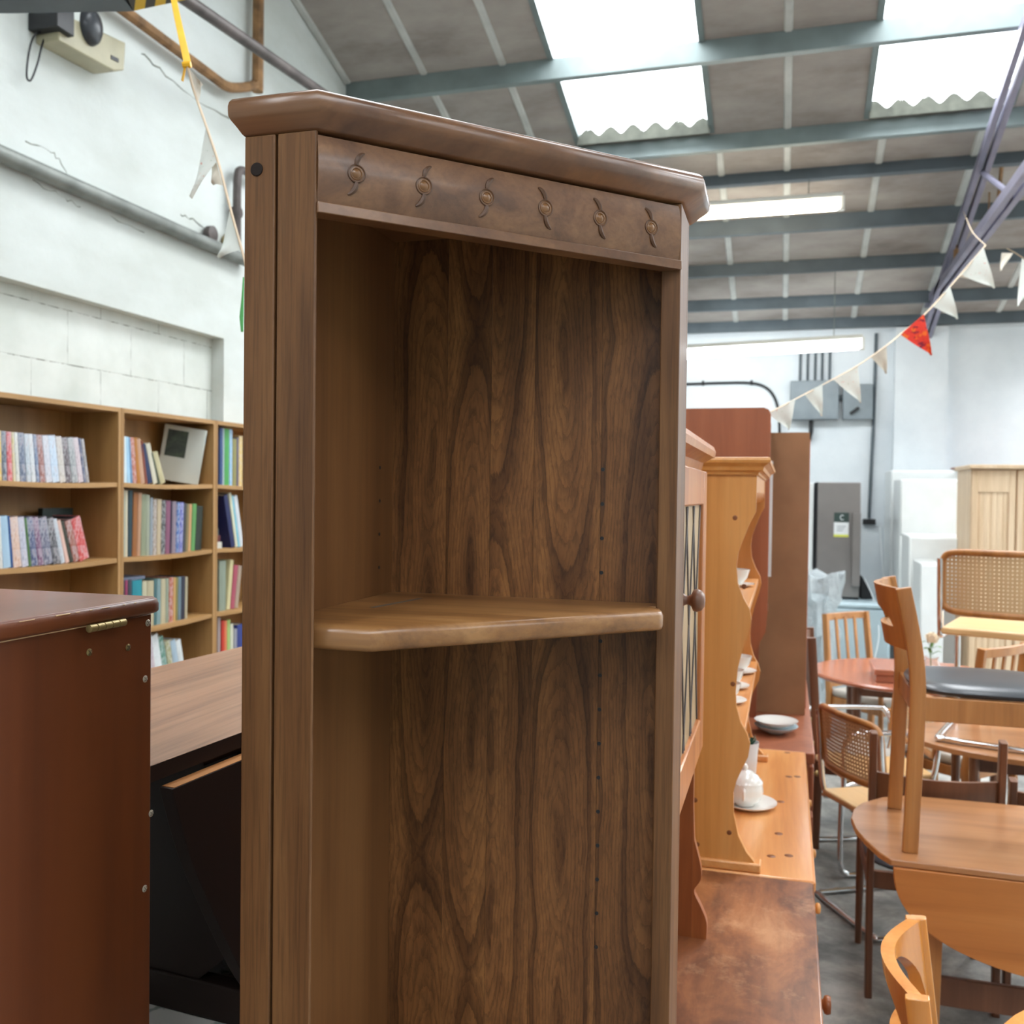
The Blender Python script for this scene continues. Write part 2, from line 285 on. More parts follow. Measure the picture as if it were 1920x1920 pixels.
def smoothpath(pts, n=6):
    pts = [Vector(p) for p in pts]; out = []
    for i in range(len(pts) - 1):
        p0 = pts[max(i - 1, 0)]; p1 = pts[i]; p2 = pts[i + 1]; p3 = pts[min(i + 2, len(pts) - 1)]
        for k in range(n):
            t = k / n; out.append(.5 * ((2 * p1) + (p2 - p0) * t + (2 * p0 - 5 * p1 + 4 * p2 - p3) * t * t + (3 * p1 - p0 - 3 * p2 + p3) * t ** 3))
    out.append(pts[-1]); return out
def tube(bm, pts, r, n=10, flat=None, closed=False):
    """round tube, or a flat bar with half sizes flat=(a,b), along pts; r may be a list"""
    pts = [Vector(p) for p in pts]; N = len(pts); rings = []; up = Vector((0, 0, 1)); prev = None
    for i, p in enumerate(pts):
        if closed: t = (pts[(i + 1) % N] - pts[i - 1]).normalized()
        else: t = (pts[min(i + 1, N - 1)] - pts[max(i - 1, 0)]).normalized()
        if prev is None:
            u = up if abs(t.dot(up)) < .9 else Vector((1, 0, 0))
            s = t.cross(u).normalized()
        else: s = (prev - t * prev.dot(t)).normalized()
        prev = s; w = s.cross(t).normalized(); rr = r[i] if isinstance(r, (list, tuple)) else r
        if flat: ring = [p + s * (a * flat[0]) + w * (b * flat[1]) for a, b in ((-1, -.7), (-.8, -1), (.8, -1), (1, -.7), (1, .7), (.8, 1), (-.8, 1), (-1, .7))]
        else: ring = [p + (s * math.cos(2 * PI * k / n) + w * math.sin(2 * PI * k / n)) * rr for k in range(n)]
        rings.append(ring)
    if closed: rings.append(rings[0]); loft(bm, rings, cap=False)
    else: loft(bm, rings)
    return bm
def lathe(bm, prof, org, ax=(0, 0, 1), n=20):
    """prof: (radius, height) pairs about axis ax from org"""
    ax = Vector(ax).normalized(); s = ax.orthogonal().normalized(); w = ax.cross(s); org = Vector(org); rings = []
    for r, h in prof: rings.append([org + ax * h + (s * math.cos(2 * PI * k / n) + w * math.sin(2 * PI * k / n)) * max(r, 1e-4) for k in range(n)])
    return loft(bm, rings)
def arc(cx, cy, rx, ry, a0, a1, n): return [(cx + rx * math.cos(math.radians(a0 + (a1 - a0) * i / n)), cy + ry * math.sin(math.radians(a0 + (a1 - a0) * i / n))) for i in range(n + 1)]
WM = {}
def thing(name, label, cat, loc=(0, 0, 0), rz=0.0, group=None, tilt=None):
    o = bpy.data.objects.new(name, None); COL.objects.link(o); o.empty_display_size = .1
    m = Matrix.Translation(loc) @ Matrix.Rotation(rz, 4, 'Z')
    if tilt is not None: m = m @ tilt
    o.matrix_world = m; WM[o.name] = m
    o['label'] = label; o['category'] = cat; o['kind'] = 'thing'
    if group: o['group'] = group
    return o
def mk(name, bm, mat, parent=None, world=True, bevel=0, smooth=35, seg=2, label=None):
    """link one mesh object; world: coordinates are given in the place's frame"""
    if parent is not None and world and parent.name in WM:
        bmesh.ops.transform(bm, matrix=WM[parent.name].inverted(), verts=bm.verts)
    bmesh.ops.recalc_face_normals(bm, faces=bm.faces)
    me = bpy.data.meshes.new(name); bm.to_mesh(me); bm.free()
    me.materials.append(M[mat] if isinstance(mat, str) else mat)
    if smooth:
        me.shade_smooth(); me.set_sharp_from_angle(angle=math.radians(smooth))
    o = bpy.data.objects.new(name, me); COL.objects.link(o)
    if parent is not None:
        o.parent = parent
        if parent.name in WM: WM[o.name] = WM[parent.name]
    if bevel:
        md = o.modifiers.new('bevel', 'BEVEL'); md.width = bevel; md.segments = seg; md.limit_method = 'ANGLE'; md.angle_limit = math.radians(40)
    if label: o['label'] = label
    return o
def tag(o, label, cat, group=None):
    o['label'] = label; o['category'] = cat; o['kind'] = 'thing'
    if group: o['group'] = group
    return o
def struct(name, bm, mat, **kw):
    o = mk(name, bm, mat, **kw)
    if o.parent is None: o['kind'] = 'structure'
    return o
def solo(name, bm, mat, label, cat, group=None, **kw):
    """a thing that is one mesh, its origin moved to its base"""
    cs = [v.co.copy() for v in bm.verts]; lo = Vector([min(c[i] for c in cs) for i in range(3)]); hi = Vector([max(c[i] for c in cs) for i in range(3)])
    org = Vector(((lo.x + hi.x) / 2, (lo.y + hi.y) / 2, lo.z)); bmesh.ops.translate(bm, vec=-org, verts=bm.verts)
    o = mk(name, bm, mat, **kw); o.location = org; WM[o.name] = Matrix.Translation(org); return tag(o, label, cat, group)
# ================================================================ THE HALL
def rz_(y): return 4.72 - .28 * (y - 6.21) if y > .5 else 6.319 + .28 * (y - .5)
YF = 10.4
bm = B(); prism(bm, [(-6, 0), (-1, 0), (-1, 2.618), (4.784, 2.618), (4.784, 0), (YF, 0), (YF, rz_(YF)), (.5, rz_(.5)), (-6, rz_(-6))], 0, -3.32, -3.12)
wl = struct('wall_left', bm, 'plaster', smooth=0)
bm = B(); box(bm, -3.3, -3.2, -1, 4.784, 0, 2.618); mk('block_panel', bm, 'block', wl, smooth=0, label='painted blockwork set back under the ledge')
# cracks in the plaster
def crack(pts, w=.006):
    bm = B(); P = [hx(x, y, -3.121) for x, y in pts]; q = []
    for i, (a, b) in enumerate(zip(P, P[1:])):
        for k in range(5): q.append(a.lerp(b, k / 5) + Vector((0, random.uniform(-.008, .008), random.uniform(-.010, .010))))
    q.append(P[-1]); tube(bm, q, [max(.0012, random.uniform(.3, 1) * w) for _ in q], 5); mk('crack', bm, M['elm_dark'] if w > .01 else M['fibre'], wl)
crack([(48, 262), (98, 284), (118, 312), (138, 345)], .005); crack([(138, 345), (200, 372), (262, 395), (322, 424)], .004); crack([(337, 404), (362, 410), (393, 438)], .005); crack([(118, 332), (138, 342)], .004)
crack([(265, 100), (300, 130), (355, 180), (430, 222)], .006); crack([(0, 288), (26, 300)], .012)
crack([(60, 340), (112, 366), (150, 388)], .003); crack([(205, 405), (270, 436)], .003)
bm = B(); box(bm, -3.3, 9.2, YF, YF + .2, 0, rz_(YF)); struct('wall_far', bm, 'farwall', smooth=0)
bm = B(); prism(bm, [(-6, 0), (YF, 0), (YF, rz_(YF)), (.5, rz_(.5)), (-6, rz_(-6))], 0, 9.0, 9.2); struct('wall_right', bm, 'plaster', smooth=0)
bm = B(); box(bm, -3.3, 9.2, -6.2, -6, 0, rz_(-6)); struct('wall_near', bm, 'plaster', smooth=0)
bm = B(); box(bm, -3.3, 9.2, -6.2, YF + .2, -.15, 0); struct('floor', bm, 'floor', smooth=0)
# roof with openings
XL = [-3.32, -1.57, -.58, .52, 1.43, 3.3, 4.3, 5.2, 6.2, 7.1, 8.1, 9.2]
YL = [-6.2, -4.4, -1.6, .5, 1.4, 3.5, 4.5, 7.19, 7.7, 9.9, YF + .2]
SKY_CELLS = [(1, 6), (3, 6)] + [(i, j) for i in (5, 7, 9) for j in (6, 8)] + [(i, j) for i in (1, 3, 5, 7, 9) for j in (4, 1)]  # first two are in view; the others are unseen rooflights added for light
bm = B(); sky = []
for i in range(len(XL) - 1):
    for j in range(len(YL) - 1):
        x0, x1, y0, y1 = XL[i], XL[i + 1], YL[j], YL[j + 1]
        if (i, j) in SKY_CELLS: sky.append((x0, x1, y0, y1)); continue
        loft(bm, [[Vector((x0, y0, rz_(y0))), Vector((x1, y0, rz_(y0))), Vector((x1, y0, rz_(y0) + .05)), Vector((x0, y0, rz_(y0) + .05))],
                  [Vector((x0, y1, rz_(y1))), Vector((x1, y1, rz_(y1))), Vector((x1, y1, rz_(y1) + .05)), Vector((x0, y1, rz_(y1) + .05))]])
ceil = struct('ceiling', bm, 'roof', smooth=0)
for x in (-3.09, -2.5, -1.92, -.03, 1.98, 2.6, 3.2, 4.9, 5.6, 6.3):
    bm = B(); w = .03
    for a, b in ((.6, YF),): loft(bm, [[Vector((x - w, y, rz_(y) + .004)), Vector((x + w, y, rz_(y) + .004)), Vector((x + w * .6, y, rz_(y) - .012)), Vector((x - w * .6, y, rz_(y) - .012))] for y in (a, b)])
    mk('joint_strip', bm, 'batten', ceil, smooth=0)
for x in (-1.23, -.53, .64, 1.3):
    bm = B(); w = .03
    loft(bm, [[Vector((x - w, y, rz_(y) + .004)), Vector((x + w, y, rz_(y) + .004)), Vector((x + w * .6, y, rz_(y) - .012)), Vector((x - w * .6, y, rz_(y) - .012))] for y in (7.3, YF)])
    mk('joint_strip', bm, 'batten', ceil, smooth=0)
# trims round the two visible openings, corrugated sheets, lapped corrugated closers
n = 0
for (x0, x1, y0, y1) in sky:
    n += 1; bm = B(); nx, R = 80, []
    for y in (y0 - .12, y1 + .06):
        R.append([Vector((x0 - .03 + (x1 - x0 + .06) * k / nx, y, rz_(y) + .062 + .02 * math.sin(2 * PI * (x0 + (x1 - x0) * k / nx) / .13))) for k in range(nx + 1)])
    loft(bm, R, cap=False, close=False)
    s = struct('roof_opening_%d' % n, bm, 'sheet', smooth=60)
    vis = y0 > 4 and x0 < 2
    for xa, xb in ((x0 - .03, x0 + .012), (x1 - .012, x1 + .03)):
        bm = B(); loft(bm, [[Vector((xa, y, rz_(y) - .012)), Vector((xb, y, rz_(y) - .012)), Vector((xb, y, rz_(y) + .055)), Vector((xa, y, rz_(y) + .055))] for y in (y0, y1)])
        mk('rooflight_kerb', bm, 'green_steel', s, smooth=0)
    if vis:   # wavy closer at the foot of the opening
        bm = B(); ya = y1 - .08; lo, hi = [], []
        for k in range(nx + 1):
            x = x0 + (x1 - x0) * k / nx; c = .5 + .5 * math.sin(2 * PI * x / .17)
            hi.append((x, rz_(ya) + .0 + .06 * (abs(c) ** .8))); lo.append((x, rz_(ya) - .06))
        prism(bm, [(x, z) for x, z in lo] + hi[::-1], 1, ya, ya + .03); mk('corrugated_closer', bm, 'closer', s, smooth=0)
    L = bpy.data.lights.new('sky_lamp', 'AREA'); L.shape = 'RECTANGLE'; L.size = x1 - x0 + .05; L.size_y = (y1 - y0) * 1.05; L.color = (.97, .985, 1.0)
    L.energy = 48 * (x1 - x0) * (y1 - y0) * (4.2 if y0 > 7 else 1.1 if y0 > 4 else .56)  # lamps over the added far openings are boosted to brighten the far wall
    lo = bpy.data.objects.new('sky_lamp', L); COL.objects.link(lo); ym = (y0 + y1) / 2; lo.location = ((x0 + x1) / 2, ym, rz_(ym) + .3)
    lo.rotation_euler = (math.atan(.28) * (-1 if ym > .5 else 1), 0, 0)
# purlins
for y, h in ((-4.9, .14), (-1.2, .14), (1.15, .14), (3.85, .14), (6.28, .137), (7.22, .12), (8.36, .13), (9.08, .11), (9.76, .11), (10.25, .11)):
    bm = B(); zt = rz_(y) - .002
    box(bm, -3.1, 8.98, y, y + .012, zt - h, zt); box(bm, -3.1, 8.98, y + .0122, y + .06, zt - h, zt - h + .012); box(bm, -3.1, 8.98, y + .0122, y + .06, zt - .032, zt - .018)
    struct('roof_beam', bm, 'green_steel' if y < 8 else 'dark_steel', smooth=0)
bm = B(); box(bm, -3.1, 8.98, 7.72, 7.735, 4.215, 4.30); box(bm, -3.1, 8.98, 7.7352, 7.80, 4.215, 4.228); struct('roof_beam', bm, 'dark_steel', smooth=0)
# steel truss running up the slope, right of the rooflights
def truss(x):
    t = thing('roof_truss', 'violet grey painted steel roof truss crossing under the right end of the rooflights' if x < 2 else 'violet grey steel roof truss farther along, over the right side of the hall', 'roof truss', (x, 2.2, 3.62), group='steel roof trusses'); t['kind'] = 'structure'
    for yy, nm in ((1, 'rafter'), (-1, 'rafter')):
        bm = B(); y1 = 10.3 if yy > 0 else -5.9
        for dx in (-.05, .012): loft(bm, [[Vector((x + dx, y, z)), Vector((x + dx + .038, y, z)), Vector((x + dx + .038, y, z + .07)), Vector((x + dx, y, z + .07))] for y, z in ((.5, rz_(.5) - .24), (y1, rz_(y1) - .24))])
        mk(nm, bm, 'violet_steel', t, smooth=0)
    bm = B(); box(bm, x - .05, x - .012, -5.9, 10.3, 3.62, 3.69); box(bm, x + .012, x + .05, -5.9, 10.3, 3.62, 3.69); mk('tie', bm, 'violet_steel', t, smooth=0)
    for ya, yb in ((8.6, 8.6), (6.6, 7.6), (6.2, 5.2), (3.4, 3.6), (.5, .5)):
        bm = B(); tube(bm, [(x, ya, 3.66), (x, yb, rz_(yb) - .2)], .02, 8); mk('strut', bm, 'rust' if ya == 8.6 else 'violet_steel', t)
    return t
truss(1.33); truss(6.4)
bm = B(); tube(bm, [hd(1899, 86, 6.35), hd(1868, 420, 7.5)], .014, 8); tube(bm, [hd(1856, 330, 7.4), hd(1853, 430, 7.5)], .007, 6)
solo('hanger_rod', bm, 'rust', 'thin rusty brown rod hanging below the roof beams near the right edge', 'pipe')
# lamps
def lamp(a, b, mat, label, hangz):
    a, b = Vector(a), Vector(b); d = (b - a).normalized(); s = Vector((-d.y, d.x, 0))
    t = thing('fluorescent_lamp', label, 'lamp', tuple((a + b) / 2), group='fluorescent lamps under the roof')
    bm = B(); tube(bm, [a, b], 0, flat=(.045, .022)); mk('housing', bm, 'tubecase', t)
    bm = B(); tube(bm, [a + Vector((0, 0, -.06)) + d * .02, b + Vector((0, 0, -.06)) - d * .02], .05, 16); mk('tube', bm, mat, t)
    for e, q in ((a, 1), (b, -1)):
        bm = B(); p = e + d * q * .012; tube(bm, [p + Vector((0, 0, -.0)), p + Vector((0, 0, -.112))], .03, 8); mk('end_holder', bm, 'tubecase', t)
        bm = B(); p = e + d * q * .25; tube(bm, [p + Vector((0, 0, .02)), Vector((p.x, p.y, hangz(p)))], .004, 6); mk('hanger', bm, 'pipe_grey', t)
lamp((-.95, 7.76, 4.075), (.385, 7.76, 4.075), 'tube', 'warm lit fluorescent lamp hung from a dark beam, directly right of the cabinet top', lambda p: 4.215)
a, b = hd(1618, 632, 8.5), hd(1180, 690, 9.5); b.z = a.z
lamp(a, b, 'tube_cool', 'cool white fluorescent lamp hanging low in front of the far wall, above the electrical boxes', lambda p: rz_(p.y) - .01)
# left wall services
solo('service_pipe', tube(B(), [(-3.075, 2.0, 3.095), (-3.075, 4.95, 3.10)], .036, 14), 'pipe_grey', 'thick grey pipe running level along the plastered left wall', 'pipe')
t = thing('drain_pipe', 'short dark upright pipe with elbow on the left wall beside the cabinet edge', 'pipe', (-3.06, 4.82, 3.14))
bm = B(); tube(bm, smoothpath([(-3.06, 4.82, 3.136), (-3.06, 4.815, 3.4), (-3.06, 4.82, 3.55), (-3.06, 4.86, 3.6), (-3.06, 5.0, 3.61), (-3.06, 5.3, 3.61)]), .024, 10); mk('pipe_run', bm, 'pipe_dark', t)
bm = B(); lathe(bm, [(.035, 0), (.035, .05)], (-3.12, 4.86, 3.36), (1, 0, 0)); mk('bracket', bm, 'pipe_dark', t)
t = thing('pipe_fitting', 'dark round pipe fittings just above the grey wall pipe behind the pennant', 'pipe fitting', (-3.08, 4.6, 3.13))
bm = B(); lathe(bm, [(.03, 0), (.045, .02), (.045, .05), (.02, .06)], (-3.12, 4.60, 3.165), (1, 0, 0)); mk('socket', bm, 'pipe_dark', t)
bm = B(); lathe(bm, [(.03, 0), (.045, .02), (.045, .05), (.02, .06)], (-3.12, 4.78, 3.17), (1, 0, 0)); mk('socket', bm, 'brass', t)
p = [hx(190, -12, -3.06), hx(300, 70, -3.06), hx(418, 158, -3.06), hx(432, 164, -3.06), hx(455, 164, -3.06), hx(478, 160, -3.06)]
bm = B(); tube(bm, [Vector((-3.06, 2.4, p[0].z))] + p[:3] + smoothpath(p[2:], 3)[1:] + [p[-1] + Vector((0, 0, .02))], .028, 10)
tube(bm, [hx(483, 172, -3.06), hx(485, -80, -3.06)], .034, 10)
solo('rusty_pipe', bm, 'rust', 'rusty tan pipe climbing the left wall and turning straight up', 'pipe')
a, b = hx(350, 0, -2.7), hx(590, 165, -2.7); d = b - a
bm = B(); tube(bm, [a - d * 1.1, b + d * .9], .03, 12); e = b + d * .9; e2 = a - d * 1.1
tube(bm, [e, Vector((-3.12, e.y, e.z))], .012, 8); tube(bm, [e2, Vector((-3.12, e2.y, e2.z))], .012, 8)
solo('suspended_pole', bm, 'pipe_dark', 'dark scuffed pole slung high between the rusty pipe and the cabinet top', 'pipe')
# beam at the top left corner with hazard tape
P = [Vector((-3.1, 2.27, 3.30)), hd(0, 0, 3.0), hd(240, -4, 3.0), hd(420, -42, 3.05)]
t = thing('lifting_beam', 'grey steel beam with yellow and black hazard stripes at the top left corner', 'beam', tuple(P[0]))
bm = B(); tube(bm, [P[0], P[1], P[2]], 0, flat=(.05, .022)); mk('beam_body', bm, 'dark_steel', t, smooth=0)
bm = B(); tube(bm, [P[2] + (P[3] - P[2]).normalized() * .001, P[3], P[3] + (P[3] - P[2]) * 2], 0, flat=(.05, .022)); mk('hazard_tape', bm, 'hazard', t, smooth=0)
# speaker box on the wall
t = thing('siren_box', 'beige angled box with a black round dome and dark end, high on the left wall', 'siren box', (-3.12, 3.64, 3.78))
A = hx(112, 22, -3.0); C_ = hx(236, 80, -3.0); D_ = hx(233, 132, -3.0); E_ = hx(214, 133, -3.0); G_ = hx(110, 76, -3.0)
def yz(v): return (v.y, v.z)
bm = B(); prism(bm, [yz(A), yz(C_), yz(D_), yz(E_), yz(G_)], 0, -3.12, -3.0); mk('case', bm, 'beige_plastic', t, bevel=.006)
c = hx(168, 50, -3.0); bm = B(); lathe(bm, [(.062, 0), (.058, .02), (.045, .035), (.02, .044), (.004, .046)], c, (1, 0, 0), 24)
bmesh.ops.scale(bm, vec=(1, 1, 1.35), space=Matrix.Translation(-c), verts=bm.verts); mk('dome', bm, 'black', t)
a = hx(105, 16, -2.98); b = hx(136, 70, -2.98); bm = B(); box(bm, -3.12, -2.97, a.y - .005, b.y, b.z, a.z + .05); mk('end_box', bm, 'blackp', t, bevel=.004)
bm = B(); a = hx(208, 103, -2.999); b = hx(222, 115, -2.999); prism(bm, [(a.y, a.z), (b.y, b.z + .012), (b.y, b.z - .006), (a.y, a.z - .018)], 0, -3.0, -2.997); mk('badge', bm, 'blackp', t)
bm = B(); tube(bm, smoothpath([hx(x, y, -3.08) for x, y in [(106, 20), (100, 45), (82, 75), (70, 120), (58, 150), (50, 142), (54, 100), (64, 68), (84, 57), (106, 58)]]), .0045, 6)
mk('cable', bm, 'blackp', t)
# bunting
def pennants(t, items):
    for (a, b, c, d, mat) in items:
        A, Bb, Cc = hd(*a, d), hd(*b, d), hd(*c, d); nrm = (Bb - A).cross(Cc - A).normalized(); bm = B(); n_ = 6; rows = []
        for i in range(n_ + 1):
            u = i / n_; row = []
            for j in range(n_ + 1):
                v = j / n_; p = A.lerp(Bb, v).lerp(Cc, u); row.append(p + nrm * (.012 * math.sin(u * 3 + v * 4) * (u + .1)))
            rows.append(row)
        for sgn in (0, 1):
            R = [[bm.verts.new(p + nrm * (.0008 * sgn)) for p in r] for r in rows]
            for i in range(n_):
                for j in range(n_): bm.faces.new((R[i][j], R[i][j + 1], R[i + 1][j + 1], R[i + 1][j]))
        bmesh.ops.remove_doubles(bm, verts=bm.verts, dist=.0004); mk('pennant', bm, mat, t, smooth=80)
S = [hd(352, 122, 2.3), hd(362, 165, 2.3), hd(388, 240, 2.3), hd(411, 310, 2.3), hd(433, 395, 2.3), hd(458, 485, 2.3), hd(500, 640, 2.3), hd(540, 760, 2.3)]
t = thing('bunting', 'string of sprigged white pennants tied with yellow ribbon, left of the tall cabinet', 'bunting', tuple(S[-1]), group='strings of bunting')
bm = B(); tube(bm, smoothpath(S, 4), 0, flat=(.005, .0012)); mk('bunting_tape', bm, 'string', t)
bm = B(); tube(bm, [hd(322, -20, 3.0), hd(332, 30, 2.7), hd(352, 120, 2.3)], 0, flat=(.009, .001)); tube(bm, [hd(343, 122, 2.3), hd(358, 121, 2.3)], .008, 8); tube(bm, [hd(347, 128, 2.3), hd(342, 152, 2.3)], 0, flat=(.004, .001)); mk('ribbon', bm, 'yellow', t)
pennants(t, [((386, 240), (409, 300), (358, 371), 2.3, 'penn_white'), ((390, 250), (418, 348), (398, 345), 2.31, 'penn_beige'), ((432, 388), (453, 468), (409, 483), 2.3, 'penn_plain'), ((355, 130), (372, 190), (378, 155), 2.3, 'penn_beige')])
bm = B(); tube(bm, [hd(457, 520, 2.2), hd(455, 560, 2.2), hd(453, 595, 2.2), hd(454, 622, 2.2)], [.002, .003, .005, .003], 8); mk('tail', bm, 'greenstrap', t)
S = [(1445, 772), (1492, 748), (1560, 712), (1610, 684), (1662, 648), (1690, 625), (1745, 578), (1848, 460)]
Sd = [3.72, 3.9, 4.1, 4.2, 4.3, 4.4, 4.5, 4.7]
S3 = [hd(x, y, d) for (x, y), d in zip(S, Sd)]
t = thing('bunting', 'long string of white pennants with one red orange pennant, crossing the far wall', 'bunting', tuple(S3[0]), group='strings of bunting')
bm = B(); tube(bm, smoothpath(S3, 4), 0, flat=(.005, .0012)); tube(bm, smoothpath([S3[-1], hd(1824, 436, 5.6), hd(1812, 410, 6.6), hd(1806, 396, 7.4)], 4), .0028, 6); mk('bunting_tape', bm, 'string', t)
pennants(t, [((1844, 464), (1800, 515), (1865, 540), 4.65, 'penn_white'), ((1836, 474), (1796, 519), (1830, 524), 4.66, 'penn_beige'), ((1781, 536), (1747, 573), (1796, 598), 4.55, 'penn_plain'), ((1732, 589), (1688, 627), (1747, 666), 4.4, 'penn_red'),
             ((1662, 647), (1632, 668), (1662, 700), 4.3, 'penn_beige'), ((1608, 685), (1563, 712), (1614, 755), 4.2, 'penn_white'), ((1542, 720), (1508, 738), (1541, 780), 4.0, 'penn_plain'), ((1491, 748), (1438, 774), (1480, 806), 3.85, 'penn_white')])
t = thing('bunting', 'end of a second string with a white pennant cut off by the right edge', 'bunting', tuple(hd(1890, 468, 5.2)), group='strings of bunting')
bm = B(); tube(bm, [hd(1888, 466, 5.2), hd(1900, 472, 5.2), hd(1925, 488, 5.2), hd(2100, 590, 5.2)], 0, flat=(.005, .001)); mk('bunting_tape', bm, 'string', t)
pennants(t, [((1916, 484), (1960, 508), (1908, 574), 5.2, 'penn_plain'), ((1878, 474), (1900, 474), (1876, 508), 5.2, 'penn_beige')])
# far wall services
yw = YF
bm = B(); a = hy(1679, 640, yw - .12); b = hy(1778, 640, yw - .12); box(bm, a.x, b.x, yw - .14, yw - .001, 0, rz_(yw - .14) - .12); struct('trim_1', bm, 'farwall', smooth=0)
t = thing('switch_box', 'wide grey electrical box on the far wall under five upright conduits', 'electrical box', tuple(hy(1527, 787, yw)), group='electrical boxes on the far wall')
a, b = hy(1482, 714, yw - .15), hy(1572, 786, yw - .15); bm = B(); box(bm, a.x, b.x, yw - .15, yw, b.z, a.z); mk('case', bm, 'greybox', t, bevel=.008)
for px in (1500, 1514, 1528, 1541, 1555):
    q = hy(px, 712, yw - .03); bm = B(); tube(bm, [(q.x, yw - .025, a.z - .01), (q.x, yw - .025, rz_(yw) - .16)], .013, 8); mk('conduit', bm, 'dark_steel', t)
bm = B(); q = hy(1521, 787, yw - .03); tube(bm, [(q.x, yw - .06, b.z + .01), (q.x, yw - .06, b.z - .12), (q.x - .02, yw - .03, b.z - .22)], .022, 8); mk('cable_gland', bm, 'blackp', t)
t = thing('switch_box', 'smaller grey electrical box with a lever, right of the wide one', 'electrical box', tuple(hy(1610, 787, yw)), group='electrical boxes on the far wall')
a, b = hy(1581, 721, yw - .13), hy(1636, 786, yw - .13); bm = B(); box(bm, a.x, b.x, yw - .13, yw, b.z, a.z); mk('case', bm, 'greybox', t, bevel=.008)
bm = B(); tube(bm, [hy(1594, 776, yw - .16), hy(1610, 764, yw - .16)], .014, 8); mk('lever', bm, 'blackp', t)
q = hy(1577, 745, yw - .06); bm = B(); tube(bm, [(q.x - .03, yw - .05, q.z), (q.x + .04, yw - .05, q.z)], .03, 10); mk('coupling', bm, 'dark_steel', t)
t = thing('socket_outlet', 'black socket with long upright conduit beside the steel fridge', 'socket', tuple(hy(1630, 985, yw)))
a, b = hy(1618, 973, yw - .06), hy(1642, 984, yw - .06); bm = B(); box(bm, a.x, b.x, yw - .06, yw, b.z, a.z); mk('case', bm, 'blackp', t, bevel=.004)
q = hy(1637, 800, yw); bm = B(); tube(bm, [hy(1629, 972, yw - .025), hy(1638, 790, yw - .025), hy(1643, 625, yw - .025)], .016, 8); mk('conduit', bm, 'dark_steel', t)
bm = B(); tube(bm, smoothpath([hy(x, y, yw - .03) for x, y in [(1200, 722), (1290, 720), (1350, 718), (1405, 718), (1435, 726), (1452, 745), (1460, 775), (1462, 820)]]), .013, 8)
for x, y in ((1318, 719), (1409, 718)):
    q = hy(x, y, yw - .03); box(bm, q.x - .012, q.x + .012, yw - .03, yw, q.z - .02, q.z + .03)
solo('cable', bm, 'blackp', 'thick black cable clipped to the far wall and curving down behind the brown cabinet', 'cable')
# ================================================================ CORNER CABINET (the subject)
XN, YN, XF, YB = -.478, .9, -.135, 1.243
XLft, YBk = -.563, 1.28
cab = thing('corner_cabinet', 'tall dark elm corner display cabinet with carved frieze and one open shelf', 'cabinet', (-.35, 1.15, 0))
dg = Matrix(((math.cos(PI / 4), -math.sin(PI / 4), 0, XN), (math.sin(PI / 4), math.cos(PI / 4), 0, YN), (0, 0, 1, 0), (0, 0, 0, 1)))   # local x along the diagonal front, -y outward
DL = math.hypot(XF - XN, YB - YN)
bm = B(); box(bm, XLft, -.5265, YN, YN + .03, 0, 2.128); mk('stile', bm, 'elm', cab, bevel=.0015)
bm = B(); prism(bm, [(-.5235, YN), (XN, YN), (XN, YN + .004), (XN - .018, YN + .024), (-.5235, YN + .024)], 2, 0, 2.128); mk('stile', bm, 'elm', cab, bevel=.0015)
bm = B(); box(bm, -.5265, -.5235, YN + .006, YN + .024, 0, 2.128); mk('bead', bm, 'elm_dark', cab)
bm = B(); lathe(bm, [(.0072, -.004), (.0072, .0008), (.0066, .0014), (.001, .0016)], (-.548, YN, 2.092), (0, -1, 0), 24); mk('wood_plug', bm, 'deep_brown', cab)
bm = B(); box(bm, XF - .025, XF, YB, YBk + .05, 0, 2.128); mk('stile', bm, 'elm', cab, bevel=.0015)
bm = B(); box(bm, XLft, XLft + .011, YN + .03, YBk + .012, 0, 2.128)
mk('side_panel', bm, 'elm_side', cab, smooth=0)
bm = B(); box(bm, XF - .025, XF, YBk + .0501, YBk + .0602, 0, 2.128); mk('rear_strip', bm, 'elm', cab, smooth=0)
bm = B(); xs = [XLft + .0112, -.468, -.402, -.338, -.243, XF - .0252]
for a, b in zip(xs, xs[1:]): box(bm, a, b - .0004, YBk, YBk + .012, 0, 2.128)
bpn = mk('back_panel', bm, 'elm_fig', cab, smooth=0)
ul = bpn.data.uv_layers.new(name='plank'); cx_ = WM[cab.name].translation.x
for pl in bpn.data.polygons:
    k = pl.index // 6
    for li in pl.loop_indices:
        co = bpn.data.vertices[bpn.data.loops[li].vertex_index].co; ul.data[li].uv = (co.x + cx_ - (xs[k] + xs[k + 1]) / 2, co.z)
for k in range(15):
    if k != 4: mk('peg_hole', lathe(B(), [(.0027, 0), (.0027, .0006)], (-.2405, YBk, 1.7835 - .0472 * k), (0, -1, 0), 12), 'blackp', cab)
for k in range(5): mk('peg_hole', lathe(B(), [(.0024, 0), (.0024, .0006)], (XLft + .011, 1.235, 1.7835 - .0472 * k), (1, 0, 0), 10), 'blackp', cab)
